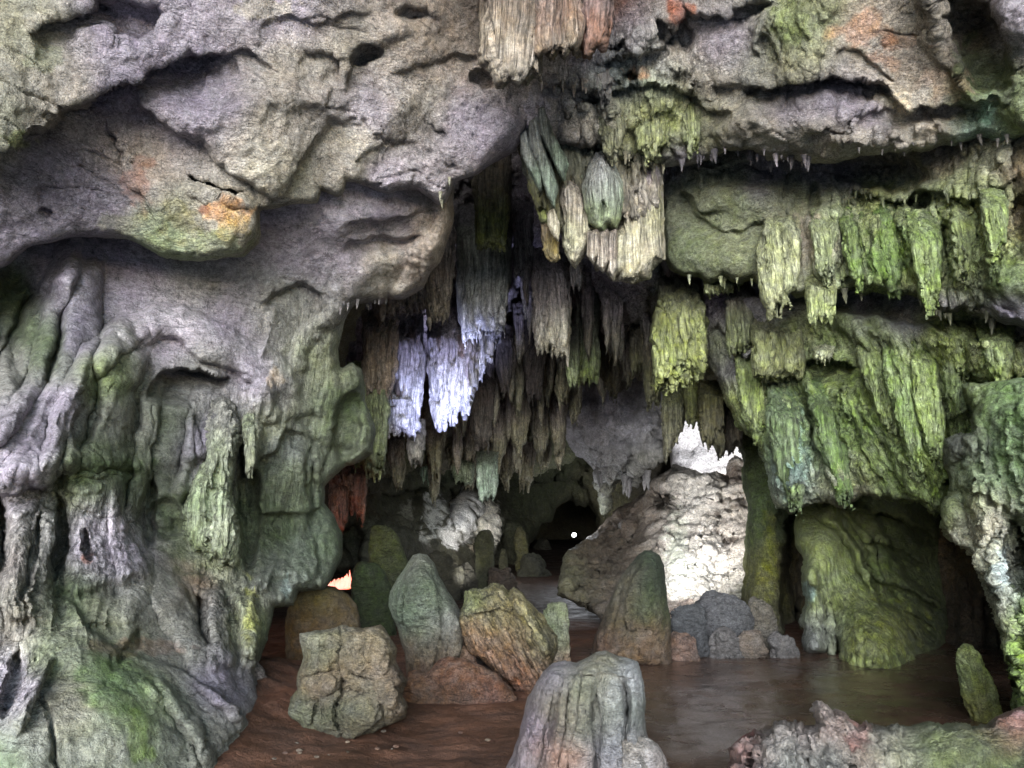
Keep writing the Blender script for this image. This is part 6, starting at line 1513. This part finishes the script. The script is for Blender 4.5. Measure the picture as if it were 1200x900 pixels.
# ragged foreground ledge at the lower right
YF = tps([(855, 870, 4.6), (960, 820, 4.7), (900, 900, 4.35), (1000, 860, 4.5), (1100, 870, 4.4), (1200, 830, 4.4), (1400, 820, 4.0), (1000, 1050, 3.9), (1400, 1050, 3.5), (860, 1050, 4.1)])
sheet('foreground_ledge',
      [(850, 1060), (854, 900), (855, 878), (862, 868), (872, 858), (888, 854), (904, 852), (908, 846), (918, 844), (936, 846), (942, 850), (957, 848), (951, 834), (952, 823), (958, 820), (970, 826), (976, 832), (988, 836), (1000, 842), (1008, 850), (1014, 843), (1030, 852), (1044, 846), (1064, 850), (1086, 846), (1104, 850),
       (1120, 846), (1140, 850), (1156, 846), (1176, 834), (1200, 824), (1300, 800), (1480, 800), (1480, 1060)],
      YF, WETROCK, step=2.0, rnd_px=12, T=0.4, amp=0.025, scale=0.25, rag=2.5, warp=3, seed=30.0, fine=1.6, flute=0.03, ffreq=11, back=.3, fang=-6, cat='rock ledge', label='ragged wet rock ledge with pink and grey fluted end in the lower right corner',
      fmask=lambda x, y: np.where(x < 1060, .9, .3), flowcol=.5,
      feats=[('fold', [(956, 826), (975, 860), (990, 920)], 12, 16, .08), ('hole', 884, 890, 4, 30, 0, .1), ('fold', [(905, 856), (915, 890), (925, 940)], 16, 18, .08), ('ledge', [(862, 872), (880, 862), (905, 852)], .08, 12, 4), ('hole', 945, 880, 3, 30, -14, .06),
             ('blob', 1120, 880, 60, 24, 0, .08), ('blob', 1040, 880, 26, 26, 0, .06)] + blades(91, 40, [(862, 860), (1050, 850), (1060, 950), (870, 950)], -8, (3, 8), (24, 70), (.02, .06)),
      tint=[(862, 880, (120, 84, 76)), (880, 860, (124, 88, 78)), (900, 870, (140, 136, 130)), (920, 890, (112, 116, 110)), (960, 840, (156, 136, 128)), (990, 850, (134, 106, 96)), (975, 880, (106, 112, 106)), (1010, 880, (128, 112, 102)), (1040, 860, (134, 130, 118)), (1060, 880, (128, 128, 100)),
            (1100, 870, (88, 98, 60)), (1160, 870, (76, 88, 52)), (1190, 840, (130, 88, 78)), (1200, 890, (70, 84, 48)), (1000, 960, GRY)],
      patches=[(1010, 862, 16, 18, (150, 92, 84), .5), (870, 862, 14, 8, (160, 80, 74), .6), (1185, 838, 24, 9, (150, 92, 88), .5)])

# pebbles on the mud at the lower left
rp = random.Random(9)
for i in range(26):
    x, y = rp.uniform(292, 440), rp.uniform(862, 898)
    if i < 6:
        x, y = rp.uniform(430, 640), rp.uniform(850, 890)
    Yg = groundY(y)
    px_, _, _ = P(x, y, Yg)
    s = rp.uniform(.008, .02)
    c = rp.choice([(110, 96, 80), (104, 76, 60), (130, 116, 96), (90, 80, 68)])
    th = np.linspace(0, math.pi, 7); ph = np.linspace(0, 2 * math.pi, 10, endpoint=False)
    co = np.array([(s * math.sin(t) * math.cos(p) * (1.2 + .3 * rp.random()), s * math.sin(t) * math.sin(p), s * .6 * math.cos(t)) for t in th for p in ph])
    f = [(a * 10 + b, (a + 1) * 10 + b, (a + 1) * 10 + (b + 1) % 10, a * 10 + (b + 1) % 10) for a in range(6) for b in range(10)]
    me = make_mesh('pebble', co, f, ROCK, np.tile(lin(c), (len(co), 1)))
    link('pebble', me, (float(px_), Yg, .04), None, None, 'small loose pebble lying on the reddish mud in front of the left mound and boulders', 'pebble', 'pebbles strewn on the mud')

# ------------------------------------------------------------------ lamps
def emis(name, col, st):
    m = bpy.data.materials.new(name); m.use_nodes = True
    b = m.node_tree.nodes['Principled BSDF']
    b.inputs['Base Color'].default_value = (.8, .8, .8, 1)
    b.inputs['Emission Color'].default_value = (*col, 1)
    b.inputs['Emission Strength'].default_value = st
    return m
def metal(name, col):
    m = bpy.data.materials.new(name); m.use_nodes = True
    b = m.node_tree.nodes['Principled BSDF']
    b.inputs['Base Color'].default_value = (*col, 1); b.inputs['Roughness'].default_value = .5
    return m
def sphere_np(r, sz=1.0):
    th = np.linspace(0, math.pi, 13); ph = np.linspace(0, 2 * math.pi, 20, endpoint=False)
    co = np.array([(r * math.sin(t) * math.cos(p), r * math.sin(t) * math.sin(p), r * sz * math.cos(t)) for t in th for p in ph])
    f = [(a * 20 + b, (a + 1) * 20 + b, (a + 1) * 20 + (b + 1) % 20, a * 20 + (b + 1) % 20) for a in range(12) for b in range(20)]
    return co, f
lp = tuple(float(q) for q in P(673, 627, 21.5))
root = bpy.data.objects.new('passage_lamp', None); COL.objects.link(root); root.location = lp
root['label'] = 'small white lamp glowing at the mouth of the dark passage, left of the brown slope'; root['category'] = 'lamp'
co, f = sphere_np(.04)
link('bulb', make_mesh('bulb', co, f, emis('lamp_glow', (.9, .93, 1), 60)), lp, root)
co, f = sphere_np(.07)
co = co[:]; co[:, 1] = np.maximum(co[:, 1], -.02) + .09
link('housing', make_mesh('housing', co, f, metal('lamp_metal', (.1, .1, .1))), lp, root)
def aim(o, tgt):
    from mathutils import Vector
    o.rotation_euler = (Vector(tgt) - o.location).to_track_quat('-Z', 'Y').to_euler()
def spot(name, pos, tgt, power, ang, col, blend=.5, size=.12):
    d = bpy.data.lights.new(name, 'SPOT'); d.energy = power; d.spot_size = math.radians(ang); d.spot_blend = blend; d.color = col; d.shadow_soft_size = size
    o = bpy.data.objects.new(name, d); COL.objects.link(o); o.location = pos; aim(o, tgt)
    return o
def point(name, pos, power, col, size=.1):
    d = bpy.data.lights.new(name, 'POINT'); d.energy = power; d.color = col; d.shadow_soft_size = size
    o = bpy.data.objects.new(name, d); COL.objects.link(o); o.location = pos
    return o
T3 = lambda x, y, Y: tuple(float(q) for q in P(x, y, Y))
spot('curtain_lamp', T3(500, 690, 10.2), T3(522, 445, 13.1), 640, 31, (.58, .63, 1.0), .9)
spot('slope_lamp', T3(752, 690, 10.9), T3(846, 585, 17.5), 1000, 44, (1.0, .98, .96), 1.0)
spot('back_wall_lamp', T3(845, 640, 19.8), T3(820, 500, 23.5), 300, 110, (1, .99, 1), .5)
point('passage_lamp_light', (lp[0], lp[1] - .35, lp[2] + .1), 16, (.9, .94, 1), .08)
spot('rear_lamp', T3(548, 690, 17.5), T3(530, 610, 22), 90, 34, (1, .98, .95), .6)
point('rear_rock_lamp', T3(574, 668, 21.5), 14, (1, .95, .85), .1)
# fire glow in the cleft
fp = T3(398, 690, 14.6)
co, f = [], []
rf = random.Random(3)
root = bpy.data.objects.new('camp_fire', None); COL.objects.link(root); root.location = fp
root['label'] = 'small orange fire glowing in the dark cleft beside the left wall'; root['category'] = 'fire'
FM = emis('flame', (1.0, .11, .02), .4)
for x, h, w in ((386, 8, 5), (391, 9, 5), (396, 10, 6), (401, 11, 6), (407, 15, 4), (410, 19, 2), (403, 13, 4)):
    k = 14.6 / FPX
    me = spike_mesh('flame', h * k, w * k, (255, 200, 150), rf)
    me.materials.clear(); me.materials.append(FM)
    me.transform(__import__('mathutils').Matrix.Scale(-1, 4, (0, 0, 1)))
    link('flame', me, T3(x, 688, 14.6 + rf.uniform(-.05, .05)), root)
point('fire_light', T3(405, 655, 13.0), 1.6, (1, .3, .12), .15)
